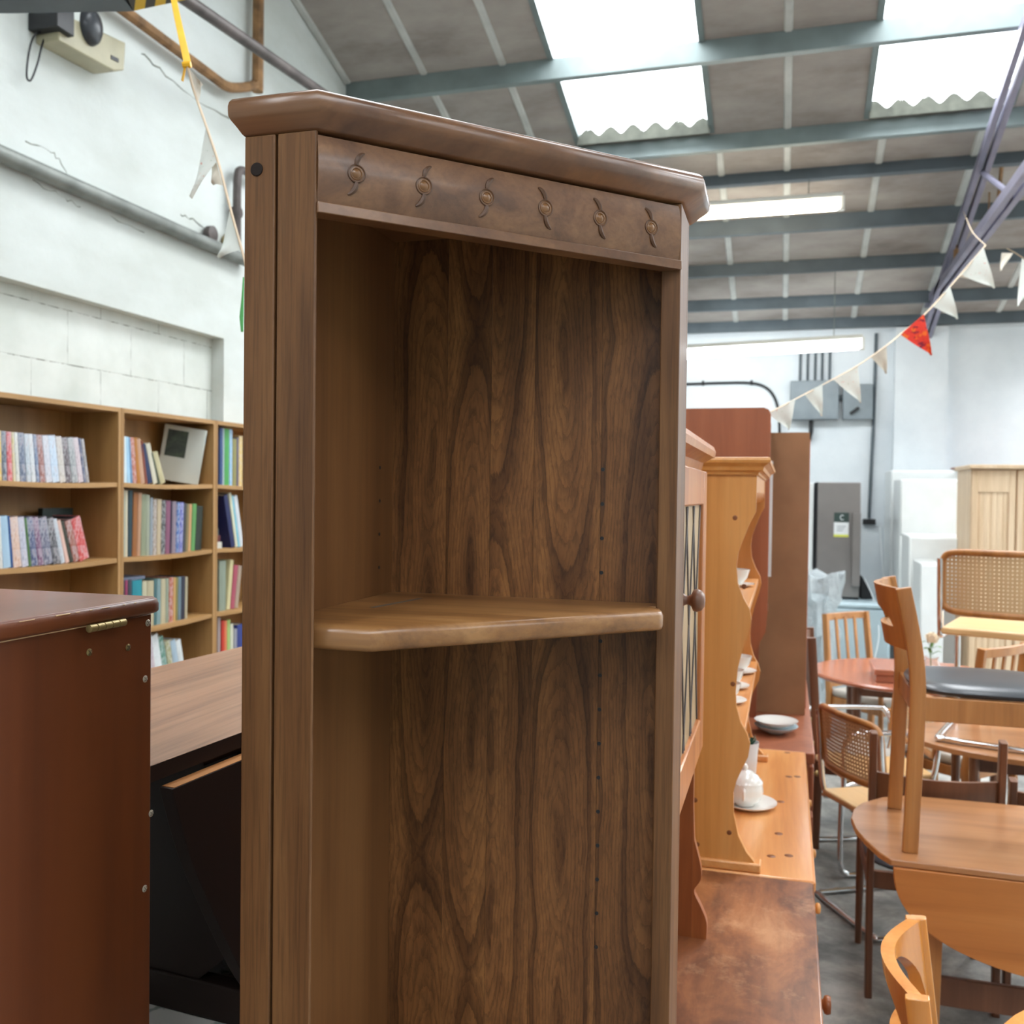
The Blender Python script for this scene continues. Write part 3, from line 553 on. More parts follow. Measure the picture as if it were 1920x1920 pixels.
# frieze: gently bowed board with six sunk rosettes and curling cuts
ZF0, ZF1 = 2.0535, 2.124
def bow(z): return -.0045 * (1 - ((z - (ZF0 + ZF1) / 2) / ((ZF1 - ZF0) / 2)) ** 2)
prof = [(bow(ZF0 + (ZF1 - ZF0) * i / 12) + .003, ZF0 + (ZF1 - ZF0) * i / 12) for i in range(13)]
bm = B(); prism(bm, prof + [(.02, ZF1), (.02, ZF0)], 0, .002, DL - .002, dg); mk('frieze', bm, wood('elm_frieze', rgb(78, 50, 33), rgb(114, 78, 52), rgb(136, 98, 66), axis=0, k=1.3, rough=.34, streak=.25, coat=.25), cab, smooth=60)
bm = B(); prism(bm, [(-.004, 2.0412), (-.0035, 2.0532), (.02, 2.0532), (.02, 2.0412)], 0, .001, DL - .001, dg); mk('frieze_lip', bm, 'elm_diag', cab, bevel=.001)
M['elm_cut'] = plain('carved_cut_wood', rgb(84, 54, 32), .5)
M['elm_rose'] = plain('turned_rosette_wood', rgb(120, 80, 42), .3, coat=.3)
for i in range(6):
    u = (-.447 - XN) * math.sqrt(2) + i * .0784; zc = 2.089; y0 = .003 - .0045
    bm = B(); lathe(bm, [(.0098, -.001), (.0098, .0006), (.0086, .0008), (.0080, -.0008), (.0072, -.0006), (.0068, .0006), (.0058, .0008), (.0052, -.0002), (.0034, .0012), (.001, .0016)], (u, y0, zc), (0, -1, 0), 28)
    bmesh.ops.transform(bm, matrix=dg, verts=bm.verts); r = mk('rosette', bm, 'elm_rose', cab)
    bm = B(); R = []   # dark ring groove
    for k in range(33):
        a = 2 * PI * k / 32; R.append((u + .0094 * math.cos(a), y0 - .0004, zc + .0094 * math.sin(a)))
    tube(bm, R[:-1], .0008, 6, closed=True)
    sg = -1 if i >= 3 else 1
    for up in (1, -1):   # curling crescents above and below
        s2 = sg if up > 0 else -sg * (1 if i < 3 else 1)
        pts = []
        for k in range(9):
            q = k / 8; ang = q * 1.25; x = u + (s2 * .0115 * (1 - math.cos(ang)) * 1.15) ; z = zc + up * (.009 + .0150 * math.sin(ang))
            pts.append((x, bow(z) + .003 - .0002, z))
        tube(bm, pts, [.0003 + .0028 * math.sin(PI * min(1, (1 - k / 8) * .7 + .1)) for k in range(9)], 6)
    bmesh.ops.transform(bm, matrix=dg, verts=bm.verts); mk('carving', bm, 'elm_cut', r, world=True)
# moulded top
def topring(o, z):
    l, f, d, r = XLft - o * .62, YN - o * .66, -1.378 + o * 1.06, XF + o * 1.38
    return [Vector((l, YBk + .07, z)), Vector((l, f, z)), Vector((d + f, f, z)), Vector((r, r - d, z)), Vector((r, YBk + .07, z))]
bm = B(); loft(bm, [topring(o, z) for o, z in ((.0, 2.1282), (.003, 2.130), (.009, 2.136), (.0165, 2.1425), (.0195, 2.1465), (.020, 2.152), (.020, 2.157), (.0185, 2.1615), (.015, 2.1650), (.009, 2.167), (-.002, 2.1675))])
mk('cornice', bm, 'elm_diag', cab, smooth=50)
bm = B(); prism(bm, [(XLft + .012, YN + .034), (XN + .004, YN + .034), (XF - .026, YB + .004), (XF - .026, YBk - .001), (XLft + .012, YBk - .001)], 2, 2.112, 2.1278); mk('top_board', bm, 'elm_side', cab, smooth=0)
# shelf with rounded nose
def shring(o, z):
    d = -1.353 + o * 1.414; f = .928 - o; r = -.1475 + o
    e = XF - .0255
    pts = [(XLft + .0115, YBk - .0005), (XLft + .0115, f), (d + f, f), (r - .004, r - .004 - d), (r, r - d + .002), (r, r - d + .012), (e - .009, YB - .002), (e, YB + .002), (e, YBk - .0005)]
    return [Vector((x, y, z)) for x, y in pts]
bm = B(); loft(bm, [shring(o, z) for o, z in ((-.006, 1.5765), (-.0015, 1.5785), (0, 1.583), (0, 1.595), (-.002, 1.600), (-.006, 1.603))]); mk('shelf', bm, 'elm_shelf', cab, smooth=50)
for z in (.86, .48, .09):
    bm = B(); loft(bm, [[Vector((v.x, v.y, z + dz)) for v in shring(-.01, 0)] for dz in (0, .026)]); mk('shelf', bm, 'elm_shelf', cab, smooth=50)
bm = B(); prism(bm, [(.0, 0), (.0, .088), (.02, .088), (.02, 0)], 0, .002, DL - .002, dg); mk('plinth', bm, 'elm', cab)
# worn patch on the shelf
bm = B(); a = hz(697, 1139, 1.6034); b = hz(788, 1122, 1.6034); tube(bm, [a, a.lerp(b, .3) + Vector((.001, .003, 0)), a.lerp(b, .7) + Vector((0, .002, 0)), b], 0, flat=(.0035, .0002)); mk('scuff', bm, plain('grey_scuff', rgb(112, 98, 84), .6), cab)

# ================================================================ RED BROWN CABINET at the left
XA = -.731
rc = thing('drop_leaf_cabinet', 'glossy red brown cabinet with chipped overhanging top and brass hinge, nearest at left', 'cabinet', (-.95, .35, 0))
bm = B(); box(bm, -1.16, XA, -.35, .972, 0, 1.600); mk('body', bm, 'redwood', rc, bevel=.002)
bm = B()
A_ = [(-1.19, -.37), (-.7175, -.37), (-.7175, .958), (-.719, .969), (-.726, .977), (-1.18, .977)]
def off(o, z): return [Vector((x - (o if x > -1 else -o), y - (o if y > 0 else -o), z)) for x, y in A_]
loft(bm, [off(o, z) for o, z in ((.004, 1.6012), (.001, 1.603), (0, 1.605), (0, 1.613), (.0012, 1.6175), (.0035, 1.6195))])
mk('top', bm, 'redwood', rc, smooth=60)
bm = B(); loft(bm, [off(.0034, 1.6196), off(.0042, 1.6201)]); mk('top_surface', bm, 'redtop', rc, smooth=0)
bm = B(); y = .2
while y < .94:
    L = random.choice([.003, .006, .012, .02, .004]); w = random.uniform(.0003, .0007)
    tube(bm, [(-.7183, y, 1.6178), (-.7183, y + L, 1.6178)], w, 5); y += L + random.uniform(.004, .03)
mk('chipped_edge', bm, 'chip', rc, smooth=0)['kind'] = 'stuff'
bm = B(); box(bm, XA, XA + .0006, -.3, .885, 1.5982, 1.600); mk('worn_edge', bm, 'chip', rc, smooth=0)
h0, h1 = hx(168, 1178, -.715), hx(236, 1166, -.715)
bm = B(); zc = (h0.z + h1.z) / 2 - .0005
for k in range(5):
    ya = h0.y + (h1.y - h0.y) * k / 5; lathe(bm, [(.0028, 0), (.0042, .0004), (.0042, (h1.y - h0.y) / 5 - .0012), (.0022, (h1.y - h0.y) / 5 - .0008)], (-.7162, ya, zc), (0, 1, 0), 14)
mk('hinge', bm, 'brass', rc)
for px, py in ((167, 1223), (240, 1214), (277, 1168), (272, 1273), (271, 1666), (283, 1525)):
    c = hx(px, py, XA); q = mk('screw', lathe(B(), [(.0042, 0), (.0042, .0005), (.003, .0013), (.0012, .0016)], c, (1, 0, 0), 20), 'screw' if px > 241 else 'brass', rc)
    bm = B(); x = c.x + .0013
    for s in (1, -1): tube(bm, [Vector((x, c.y - .0022, c.z - .0022 * s)), Vector((x, c.y + .0022, c.z + .0022 * s))], .0005, 4)
    mk('cross_slot', bm, 'blackp', q, smooth=0)

# ================================================================ COFFEE TABLE with hanging leaf, on a cloth covered table
tb = Matrix.Translation((-.782, 1.037, 0)) @ Matrix.Rotation(-math.radians(4.9), 4, 'Z')   # local y along the front edge, -x away
ZT = 1.392
ct = thing('drop_leaf_coffee_table', 'brown drop leaf coffee table with dark curved hanging leaf, between red cabinet and elm cabinet', 'table', tuple(tb @ Vector((-.24, .45, .932))))
def W(bm): bmesh.ops.transform(bm, matrix=tb, verts=bm.verts); return bm
bm = B(); box(bm, -.475, 0, 0, .95, ZT - .0225, ZT); W(bm); mk('tabletop', bm, 'teak_top', ct, bevel=.0015)
bm = B(); box(bm, .0001, .0008, .0, .95, ZT - .0225, ZT - .0008); W(bm); mk('edge_band', bm, 'deep_brown', ct, smooth=0)
for sx_ in (0, 1):
    bm = B(); x0, x1 = ((-.003, .019), (-.505, -.483))[sx_]
    hc = [(0, 0), (.034, .097), (.07, .17), (.12, .262), (.161, .33), (.2, .375), (.26, .408), (.33, .418), (.4, .42)]
    sp_ = [(p.x, p.y) for p in smoothpath([(a, b, 0) for a, b in hc], 4)]; cur = [(.02 + a, ZT - .034 - b) for a, b in sp_] + [(.93 - a, ZT - .034 - b) for a, b in reversed(sp_)]
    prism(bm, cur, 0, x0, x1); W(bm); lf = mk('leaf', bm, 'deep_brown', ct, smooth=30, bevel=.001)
    bm = B(); box(bm, x0 + .0008, x1 - .0008, .025, .925, ZT - .0339, ZT - .0332); W(bm); mk('top_edge', bm, 'tan_edge', lf, smooth=0)
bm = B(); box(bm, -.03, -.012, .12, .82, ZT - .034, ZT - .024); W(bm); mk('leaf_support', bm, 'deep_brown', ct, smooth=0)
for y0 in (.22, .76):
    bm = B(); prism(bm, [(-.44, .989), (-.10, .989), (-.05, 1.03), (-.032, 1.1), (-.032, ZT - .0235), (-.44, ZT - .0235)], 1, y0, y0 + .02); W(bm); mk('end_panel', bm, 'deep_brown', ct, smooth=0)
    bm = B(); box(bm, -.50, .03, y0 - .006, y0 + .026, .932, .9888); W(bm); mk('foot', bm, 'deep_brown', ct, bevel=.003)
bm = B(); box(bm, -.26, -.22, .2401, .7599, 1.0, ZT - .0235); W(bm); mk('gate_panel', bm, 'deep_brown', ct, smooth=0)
t = thing('side_table', 'low table under a pale flecked cloth, glimpsed below the dark hanging leaf', 'table', (-1.1, 1.6, 0))
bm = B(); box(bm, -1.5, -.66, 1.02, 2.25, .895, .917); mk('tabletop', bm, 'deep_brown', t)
bm = B(); loft(bm, [[Vector((x, y, z)) for x, y in ((-1.512 - o, 1.008 - o), (-.648 + o, 1.008 - o), (-.648 + o, 2.262 + o), (-1.512 - o, 2.262 + o))] for o, z in ((.012, .70), (.004, .82), (0, .924), (-.006, .931))]); mk('cloth', bm, 'floral', t, bevel=.003)
for x in (-1.46, -.74):
    for y in (1.06, 2.2):
        bm = B(); box(bm, x, x + .04, y, y + .04, 0, .895); mk('leg', bm, 'deep_brown', t)

# ================================================================ BOOKCASES along the left wall
XB0, XB1 = -3.105, -2.85
SH = [1.775, 1.438, 1.102, .766, .43, .09]
def sag(f): return -.007 * math.sin(PI * max(0, min(1, f)))
def bookcase(y0, y1, label):
    t = thing('bookcase', label, 'bookcase', (-2.98, (y0 + y1) / 2, 0), group='oak bookcases along the left wall')
    for a in (y0, y1 - .018):
        bm = B(); box(bm, XB0, XB1, a, a + .018, 0, 2.108); mk('upright', bm, 'shelf_side', t, smooth=0)
    bm = B(); box(bm, XB0, XB1, y0 + .0182, y1 - .0182, 2.088, 2.108); mk('top_panel', bm, 'shelf_oak', t, smooth=0)
    bm = B(); box(bm, XB0 - .006, XB0, y0, y1, 0, 2.108); mk('back_panel', bm, 'shelf_side', t, smooth=0)
    for z in SH:
        bm = B(); N = 12; R = []
        for k in range(N + 1):
            y = y0 + .0182 + (y1 - y0 - .0364) * k / N; dz = sag(k / N); R.append([Vector((XB0, y, z - .02 + dz)), Vector((XB1 - .004, y, z - .02 + dz)), Vector((XB1 - .004, y, z + dz)), Vector((XB0, y, z + dz))])
        loft(bm, R); mk('shelf', bm, 'shelf_oak', t, smooth=0)
    bm = B(); box(bm, XB1 - .03, XB1 - .012, y0 + .0182, y1 - .0182, 0, .068); mk('plinth', bm, 'shelf_oak', t, smooth=0)
CS = [(2.845, 3.572), (3.574, 4.301), (4.303, 5.03)]
bookcase(*CS[0], 'oak laminate bookcase holding rows of discs, cut off by the left edge')
bookcase(*CS[1], 'oak laminate bookcase with the big white picture book, second along the wall')
bookcase(*CS[2], 'oak laminate bookcase mostly hidden by the left edge of the elm cabinet')
SN = ['top', 'second', 'third', 'fourth', 'fifth', 'lowest']; CN = ['left', 'middle', 'right']
XS = -2.885
seen = set()
def uniq(l):
    assert l not in seen, l
    seen.add(l); return l
def books(ci, si, kind, items):
    """items: (x at left foot, x at right foot, y of top at left, y of foot, lean in px, colour name, rgb[, 'm'])"""
    y0, y1 = CS[ci]; n = len(items)
    for i, it in enumerate(items):
        xa, xb, yt, yb, lean, cn, c = it[:7]; km = it[7] if len(it) > 7 else 's'
        a, b = hx(xa, yb, XS), hx(xb, yb, XS); ya, yb_ = a.y, b.y - .0008; top = hx(xa - lean, yt, XS)
        z0 = SH[si] + sag(((ya + yb_) / 2 - y0) / (y1 - y0)) + .0004; H = max(.12, min(.305, top.z - z0)); sh = -(a.y - top.y) if lean else 0
        sh = max(-.13, min(.13, top.y - a.y if lean else 0)); th = math.atan2(sh, H); w = (yb_ - ya) * math.cos(th); dp = .14 if kind == 'disc case' else min(.2, H * .72)
        lift = w * abs(math.sin(th))
        m = Matrix.Translation((XS, ya if sh <= 0 else ya, z0)) @ Matrix.Rotation(-th, 4, 'X')
        if sh < 0: m = Matrix.Translation((0, 0, w * math.sin(-th) * 0)) @ m
        bm = B(); r = min(.004, w * .3)
        sp = [(-dp, 0), (-r, 0), (-r * .3, r * .4), (0, w * .3), (0, w * .7), (-r * .3, w - r * .4), (-r, w), (-dp, w), (-dp, w - .002), (-.008, w - .002), (-.008, .002), (-dp, .002)] if w > .007 else [(-dp, 0), (-.001, 0), (0, w * .5), (-.001, w), (-dp, w)]
        prism(bm, sp, 2, 0, H); mn = 0
        if sh < 0: # pivots on its right foot
            mn = w * math.sin(-th); m = Matrix.Translation((XS, ya, z0)) @ Matrix.Rotation(-th, 4, 'X')
        bmesh.ops.transform(bm, matrix=m, verts=bm.verts)
        dz = z0 - min(v.co.z for v in bm.verts); dm = Matrix.Translation((0, 0, dz)); bmesh.ops.transform(bm, matrix=dm, verts=bm.verts)
        L = items[i - 1][5].replace(' and ', '-') if i else None; R = items[i + 1][5].replace(' and ', '-') if i < n - 1 else None; cn = cn.replace(' and ', '-')
        wd = 'thick ' if w > .035 else ('slim ' if w < .014 else ''); pr_ = 'printed ' if km == 'm' else ''
        row = '%s shelf of %s bookcase' % (SN[si], CN[ci])
        if L and R: lab = '%s%s %s between %s and %s ones, %s' % (wd, cn, kind, L, R, row)
        elif R: lab = '%s%s %s first at left of the row, %s' % (wd, cn, kind, row)
        elif L: lab = '%s%s %s last at right of the row, %s' % (wd, cn, kind, row)
        if len(lab.split()) > 16: lab = lab.replace('thick ', '').replace('slim ', '').replace(' ones,', ',')
        o = solo('disc_case' if kind == 'disc case' else 'book', bm, bookmat(c, km), uniq(lab), 'disc case' if kind == 'disc case' else 'book', '%ss on the %s' % (kind, row), smooth=40)
        if w > .007:
            bm = B(); box(bm, -dp + .004, -.009, .0022, w - .0022, .003, H - .003); bmesh.ops.transform(bm, matrix=dm @ m, verts=bm.verts); mk('page_block' if kind != 'disc case' else 'tray', bm, 'pages' if kind != 'disc case' else 'blackp', o, smooth=0)
D0 = 'disc case'
books(0, 0, D0, [(-14, -4, 806, 902, 2, 'grey', (120, 124, 130), 'm'), (-4, 5, 807, 902, 2, 'yellow', (214, 180, 90), 'm'), (5, 15, 808, 902, 3, 'slate blue', (86, 98, 116), 'm'), (15, 25, 809, 903, 3, 'pink red', (206, 90, 96), 'm'), (25, 31, 810, 903, 4, 'straw', (210, 200, 150), 'm'),
    (31, 39, 810, 903, 5, 'cream white', (206, 208, 200), 'm'), (39, 51, 811, 903, 6, 'navy and white', (90, 104, 130), 'm'), (51, 60, 813, 903, 6, 'ice grey', (180, 192, 202), 'm'), (60, 69, 813, 903, 7, 'pale white', (206, 212, 216), 'm'), (69, 76, 814, 903, 7, 'denim blue', (106, 124, 156), 'm'),
    (76, 87, 815, 903, 8, 'rust brown', (150, 96, 88), 'm'), (87, 99, 816, 903, 8, 'lilac white', (196, 200, 212), 'm'), (99, 113, 816, 903, 9, 'pale sky', (186, 206, 226), 'm'), (113, 125, 818, 903, 9, 'speckled cream', (196, 190, 182), 'm'), (125, 136, 820, 903, 10, 'black and red', (80, 66, 74), 'm'),
    (136, 148, 820, 903, 10, 'silver', (148, 154, 156), 'm'), (148, 158, 820, 903, 11, 'rose white', (196, 180, 186), 'm'), (158, 163, 821, 903, 11, 'deep blue', (66, 82, 120), 'm'), (163, 169, 822, 903, 11, 'ash grey', (150, 146, 146), 'm')])
books(0, 1, D0, [(-16, -2, 968, 1060, 4, 'sea green', (130, 170, 160), 'm'), (-2, 7, 968, 1060, 5, 'white', (206, 208, 204), 'm'), (7, 22, 968, 1059, 7, 'pale blue', (166, 196, 218)), (22, 26, 968, 1058, 7, 'royal blue', (50, 90, 150)), (26, 42, 970, 1057, 8, 'peach', (206, 172, 152), 'm'), (42, 55, 970, 1056, 9, 'pale lilac', (176, 178, 196), 'm'), (55, 60, 971, 1055, 9, 'leaf green', (86, 124, 78)),
    (60, 73, 970, 1054, 11, 'navy and gold', (62, 74, 116), 'm'), (73, 84, 970, 1052, 12, 'plum', (112, 72, 108), 'm'), (84, 101, 971, 1051, 13, 'slate', (92, 94, 118), 'm'), (101, 115, 972, 1050, 14, 'charcoal', (66, 66, 74), 'm'), (115, 124, 972, 1049, 17, 'silver white', (176, 186, 196), 'm'), (124, 132, 974, 1048, 18, 'salmon cream', (216, 180, 166)), (132, 139, 975, 1047, 19, 'dark olive', (60, 64, 54)),
    (139, 151, 975, 1046, 18, 'maroon and amber', (150, 84, 66), 'm'), (151, 170, 971, 1046, 19, 'bright red', (196, 52, 48), 'm')])
books(1, 0, 'book', [(231, 239, 818, 905, 1, 'ice white', (206, 224, 232)), (239, 246, 819, 905, 4, 'light blue', (160, 200, 226)), (246, 250, 820, 905, 5, 'mid blue', (110, 150, 190)), (250, 258, 820, 905, 6, 'red and peach', (178, 96, 70), 'm'), (258, 265, 820, 906, 7, 'ochre', (172, 112, 40)), (265, 273, 822, 906, 9, 'blush', (186, 148, 124)), (273, 278, 826, 906, 9, 'brick', (128, 60, 40)),
    (278, 288, 831, 906, 15, 'navy', (26, 44, 84)), (288, 297, 830, 906, 15, 'ivory', (200, 196, 176)), (297, 302, 846, 906, 15, 'dark green', (66, 74, 56)), (302, 312, 846, 906, 16, 'sand', (186, 178, 140))])
books(1, 1, 'book', [(229, 235, 915, 1046, 0, 'pale green', (170, 184, 170)), (235, 240, 916, 1046, 0, 'cream', (214, 206, 180)), (240, 248, 919, 1044, -2, 'dark teal', (30, 58, 68)), (248, 257, 924, 1043, -3, 'orange brown', (148, 92, 44)), (257, 264, 924, 1043, -3, 'tan', (178, 136, 106)), (264, 274, 927, 1042, -2, 'sage', (136, 144, 118)), (274, 281, 928, 1042, -1, 'grey green', (152, 158, 138)),
    (281, 287, 933, 1041, -1, 'grey blue', (140, 150, 158)), (287, 294, 936, 1040, -1, 'pink and green', (150, 132, 116), 'm'), (294, 302, 936, 1040, -2, 'beige', (186, 170, 142)), (302, 310, 938, 1039, -2, 'black', (34, 40, 38), 'm'), (310, 319, 939, 1038, -2, 'mauve', (132, 82, 106)), (319, 322, 939, 1037, -2, 'ink', (46, 40, 66)), (322, 330, 940, 1037, -2, 'heather grey', (136, 122, 134)),
    (330, 336, 942, 1036, -3, 'cobalt', (36, 90, 160), 'm'), (336, 343, 942, 1035, -3, 'violet blue', (86, 90, 170), 'm'), (343, 348, 944, 1034, -3, 'graphite', (66, 68, 74)), (348, 353, 945, 1033, -3, 'olive', (128, 116, 82)), (353, 358, 945, 1032, -3, 'apricot', (196, 150, 106)), (358, 366, 945, 1031, -4, 'grass green', (92, 146, 84)), (366, 378, 949, 1031, -4, 'bottle green', (44, 52, 46))])
books(1, 2, 'book', [(230, 235, 1088, 1172, 0, 'dark blue', (40, 42, 62)), (235, 240, 1088, 1171, 0, 'magenta', (150, 60, 96)), (240, 248, 1087, 1170, 0, 'dark grey', (58, 62, 72)), (248, 267, 1089, 1168, 0, 'turquoise', (30, 132, 146)), (267, 276, 1091, 1166, 0, 'oatmeal', (184, 178, 150)), (276, 289, 1090, 1164, 0, 'buff', (178, 168, 138)), (289, 294, 1087, 1162, 0, 'deep teal', (58, 100, 104)), (294, 302, 1086, 1161, 0, 'dusty blue', (118, 144, 146)),
    (302, 311, 1086, 1160, 0, 'parchment', (180, 170, 140)), (311, 317, 1085, 1158, 0, 'moss grey', (140, 148, 130)), (317, 325, 1083, 1155, -1, 'red orange', (168, 74, 36), 'm'), (325, 330, 1083, 1153, -1, 'honey', (190, 150, 92)), (330, 334, 1083, 1152, -1, 'olive green', (130, 126, 78)), (334, 340, 1082, 1151, -1, 'steel blue', (104, 124, 134)), (340, 347, 1081, 1149, -1, 'midnight', (44, 44, 60)), (347, 352, 1082, 1148, -1, 'stone', (170, 160, 134))])
books(1, 3, 'book', [(276, 286, 1193, 1266, 7, 'pale sage', (186, 190, 166)), (286, 298, 1193, 1262, 13, 'white and red', (180, 160, 166), 'm'), (298, 312, 1192, 1258, 16, 'pearl', (208, 214, 214), 'm'), (312, 322, 1194, 1254, 16, 'jade', (70, 126, 106), 'm'), (322, 332, 1202, 1250, 13, 'gold and teal', (150, 148, 100), 'm'), (332, 342, 1201, 1246, 13, 'powder blue', (160, 180, 194)), (342, 352, 1201, 1243, 13, 'chalk', (206, 212, 212))])
books(2, 0, 'book', [(412, 418, 794, 908, 0, 'navy', (46, 74, 124)), (418, 421, 795, 908, 0, 'pale grey', (180, 196, 200)), (421, 430, 796, 908, 0, 'bright green', (76, 160, 84)), (430, 436, 799, 908, 0, 'sky blue', (130, 178, 214), 'm'), (436, 444, 822, 908, 0, 'khaki', (142, 136, 84)), (444, 448, 820, 908, 0, 'slate purple', (104, 96, 116)), (448, 455, 817, 908, 0, 'yellow and pink', (214, 180, 90), 'm')])
books(2, 1, 'book', [(434, 442, 926, 1028, 15, 'midnight blue', (30, 36, 84)), (442, 447, 922, 1028, 13, 'vellum', (206, 206, 180)), (447, 451, 928, 1027, 13, 'aqua', (120, 186, 206)), (451, 458, 928, 1027, 13, 'snow white', (208, 212, 216))])
books(2, 2, 'book', [(411, 424, 1052, 1141, 0, 'duck egg', (136, 146, 130)), (425, 432, 1050, 1139, -7, 'cream', (200, 190, 144)), (432, 440, 1060, 1137, -8, 'crimson pink', (160, 74, 90)), (440, 447, 1061, 1135, -8, 'taupe', (160, 140, 122))])
books(2, 3, 'book', [(408, 414, 1158, 1226, 0, 'mushroom', (156, 140, 138)), (416, 421, 1164, 1225, 0, 'scarlet', (200, 60, 44)), (421, 426, 1164, 1224, 0, 'coral', (210, 120, 80)), (426, 432, 1163, 1223, 0, 'lime', (160, 184, 110)), (432, 438, 1170, 1222, 0, 'ecru', (200, 200, 180)), (439, 445, 1180, 1220, 0, 'pewter', (140, 140, 150)), (445, 458, 1172, 1218, 0, 'ultramarine', (50, 62, 128))])
# the big white picture book, leaning to the right
t_a = hx(318, 905, -2.90); t_b = hx(376, 905, -2.90); H_ = .285
z0 = SH[0] + sag(.6)
p1, p2 = hx(316, 905, -3.03), hx(373, 905, -2.90); dr_ = Vector((p2.x - p1.x, p2.y - p1.y, 0)).normalized(); dr_ = Vector((math.cos(math.radians(30)), math.sin(math.radians(30)), 0)); nr_ = Vector((dr_.y, -dr_.x, 0))
fr_ = Matrix(((-nr_.x, dr_.x, 0, p2.x), (-nr_.y, dr_.y, 0, p2.y - .012), (0, 0, 1, z0), (0, 0, 0, 1)))   # local x into the shelf, y along the cover towards the spine
m = fr_ @ Matrix.Rotation(-math.radians(9), 4, 'X'); bm = B(); box(bm, 0, .036, -.205, 0, 0, H_)
bmesh.ops.transform(bm, matrix=m, verts=bm.verts); dz = z0 + .0005 - min(v.co.z for v in bm.verts); m = Matrix.Translation((0, 0, dz)) @ m; bmesh.ops.translate(bm, vec=(0, 0, dz), verts=bm.verts)
big = solo('picture_book', bm, plain('off_white_book_jacket', rgb(200, 204, 196), .35, coat=.2, var=.02), 'large white picture book with a dark painting on its cover, leaning on the top shelf', 'book', bevel=.003)
bm = B(); box(bm, -.0004, -.0001, -.185, -.085, .125, .262); bmesh.ops.transform(bm, matrix=m, verts=bm.verts); mk('cover_picture', bm, 'print', big, smooth=0)
bm = B(); box(bm, .008, .028, .0001, .0004, .222, .258); bmesh.ops.transform(bm, matrix=m, verts=bm.verts); mk('spine_label', bm, plain('blue_label', rgb(70, 120, 150), .5), big, smooth=0)
# books lying flat or standing behind the rows
a = hx(230, 1085, XS); b = hx(273, 1085, XS); bm = B(); zt = max(0, a.z); box(bm, XS - .15, XS - .002, a.y, b.y, 1.3245, 1.34)
solo('book', bm, bookmat((100, 108, 128), 's'), uniq('thin grey blue book lying flat on top of the row, third shelf of middle bookcase'), 'book', bevel=.001)
a = hx(112, 960, -3.0); b = hx(172, 960, -3.0); bm = B(); box(bm, -3.06, -3.035, 3.31, 3.49, SH[1] - .002, 1.66)
solo('book', bm, bookmat((34, 52, 50), 's'), uniq('tall dark green book standing behind the disc cases, second shelf of left bookcase'), 'book', bevel=.002)
for k, (c, nm) in enumerate((((196, 196, 186), 'white'), ((96, 40, 40), 'maroon'), ((70, 74, 70), 'dark grey'))):
    a = hx(411, 1025, XS); bm = B(); box(bm, XS - .17, XS - .005, 4.325, 4.425 - k * .016, 1.4368 + k * .036 - .003, 1.4368 + k * .036 + .0325)
    solo('book', bm, bookmat(c, 's'), uniq('%s book lying in the short stack left of the leaning navy book, right bookcase' % nm), 'book', 'books stacked flat in the right bookcase', bevel=.001)
# ================================================================ RIGHT HAND ROW
def knob(p, ax, mat, par, r=.017, L=.034, nm='knob'):
    k = r / .017
    return mk(nm, lathe(B(), [(.012 * k, 0), (.0105 * k, .004 * k), (.007 * k, .009 * k), (.0065 * k, .013 * k), (.009 * k, .017 * k), (.0155 * k, .020 * k), (r, .025 * k), (.015 * k, .031 * k), (.009 * k, L * .98), (.002 * k, L)], p, ax, 24), mat, par, smooth=60)
# old stained chest
ZC = .85
t = thing('chest_of_drawers', 'worn stained pine chest of drawers with scratched top, in front of the golden pine dresser', 'chest of drawers', (-.2, 1.7, 0))
bm = B(); prism(bm, [(-.50, 1.358), (.072, 1.358), (.078, 1.363), (.080, 2.29), (.074, 2.298), (-.50, 2.298)], 2, ZC - .024, ZC); mk('top', bm, 'old_pine', t, bevel=.004)
bm = B(); box(bm, -.48, .055, 1.37, 2.28, .06, ZC - .0242); mk('carcass', bm, 'old_side', t, smooth=0)
for i, (z0, z1) in enumerate(((.60, .80), (.36, .58), (.12, .34))):
    bm = B(); box(bm, .0552, .075, 1.40, 2.25, z0, z1); d = mk('drawer', bm, 'old_side', t, bevel=.005)
    for y in (1.5, 2.06): knob((.075, y, (z0 + z1) / 2 - .01), (1, 0, 0), 'old_side', d, .019, .036)
bm = B(); box(bm, -.49, .066, 1.362, 2.289, 0, .0598); mk('plinth', bm, 'old_side', t, bevel=.003)
# glazed hutch standing on it
XD = -.15
t = thing('glazed_cupboard', 'stained pine cupboard with leaded glass door and round knob, right of the elm cabinet', 'cupboard', (-.3, 1.65, 1.18))
bm = B()
box(bm, -.40, XD - .018, 1.36, 1.38, ZC + .0, 1.80); box(bm, -.40, XD - .018, 1.935, 1.955, ZC, 1.80); box(bm, -.40, XD - .018, 1.3801, 1.9349, 1.785, 1.80); box(bm, -.40, XD - .018, 1.3801, 1.9349, 1.215, 1.235); box(bm, -.41, -.4001, 1.36, 1.955, ZC, 1.80)
mk('carcass', bm, 'old_side', t, smooth=0)
for y in (1.36, 1.935): bm = B(); prism(bm, [(XD - .0179, ZC), (XD - .0179, 1.12)] + [(p.x, p.y) for p in smoothpath([(XD - .015, 1.05, 0), (XD - .002, 1.0, 0), (XD - .001, .97, 0), (XD - .014, .945, 0), (XD + .0, .915, 0), (XD + .012, .885, 0), (XD + .012, ZC, 0)], 4)], 1, y, y + .02); mk('scalloped_bracket', bm, 'old_side', t, smooth=40)
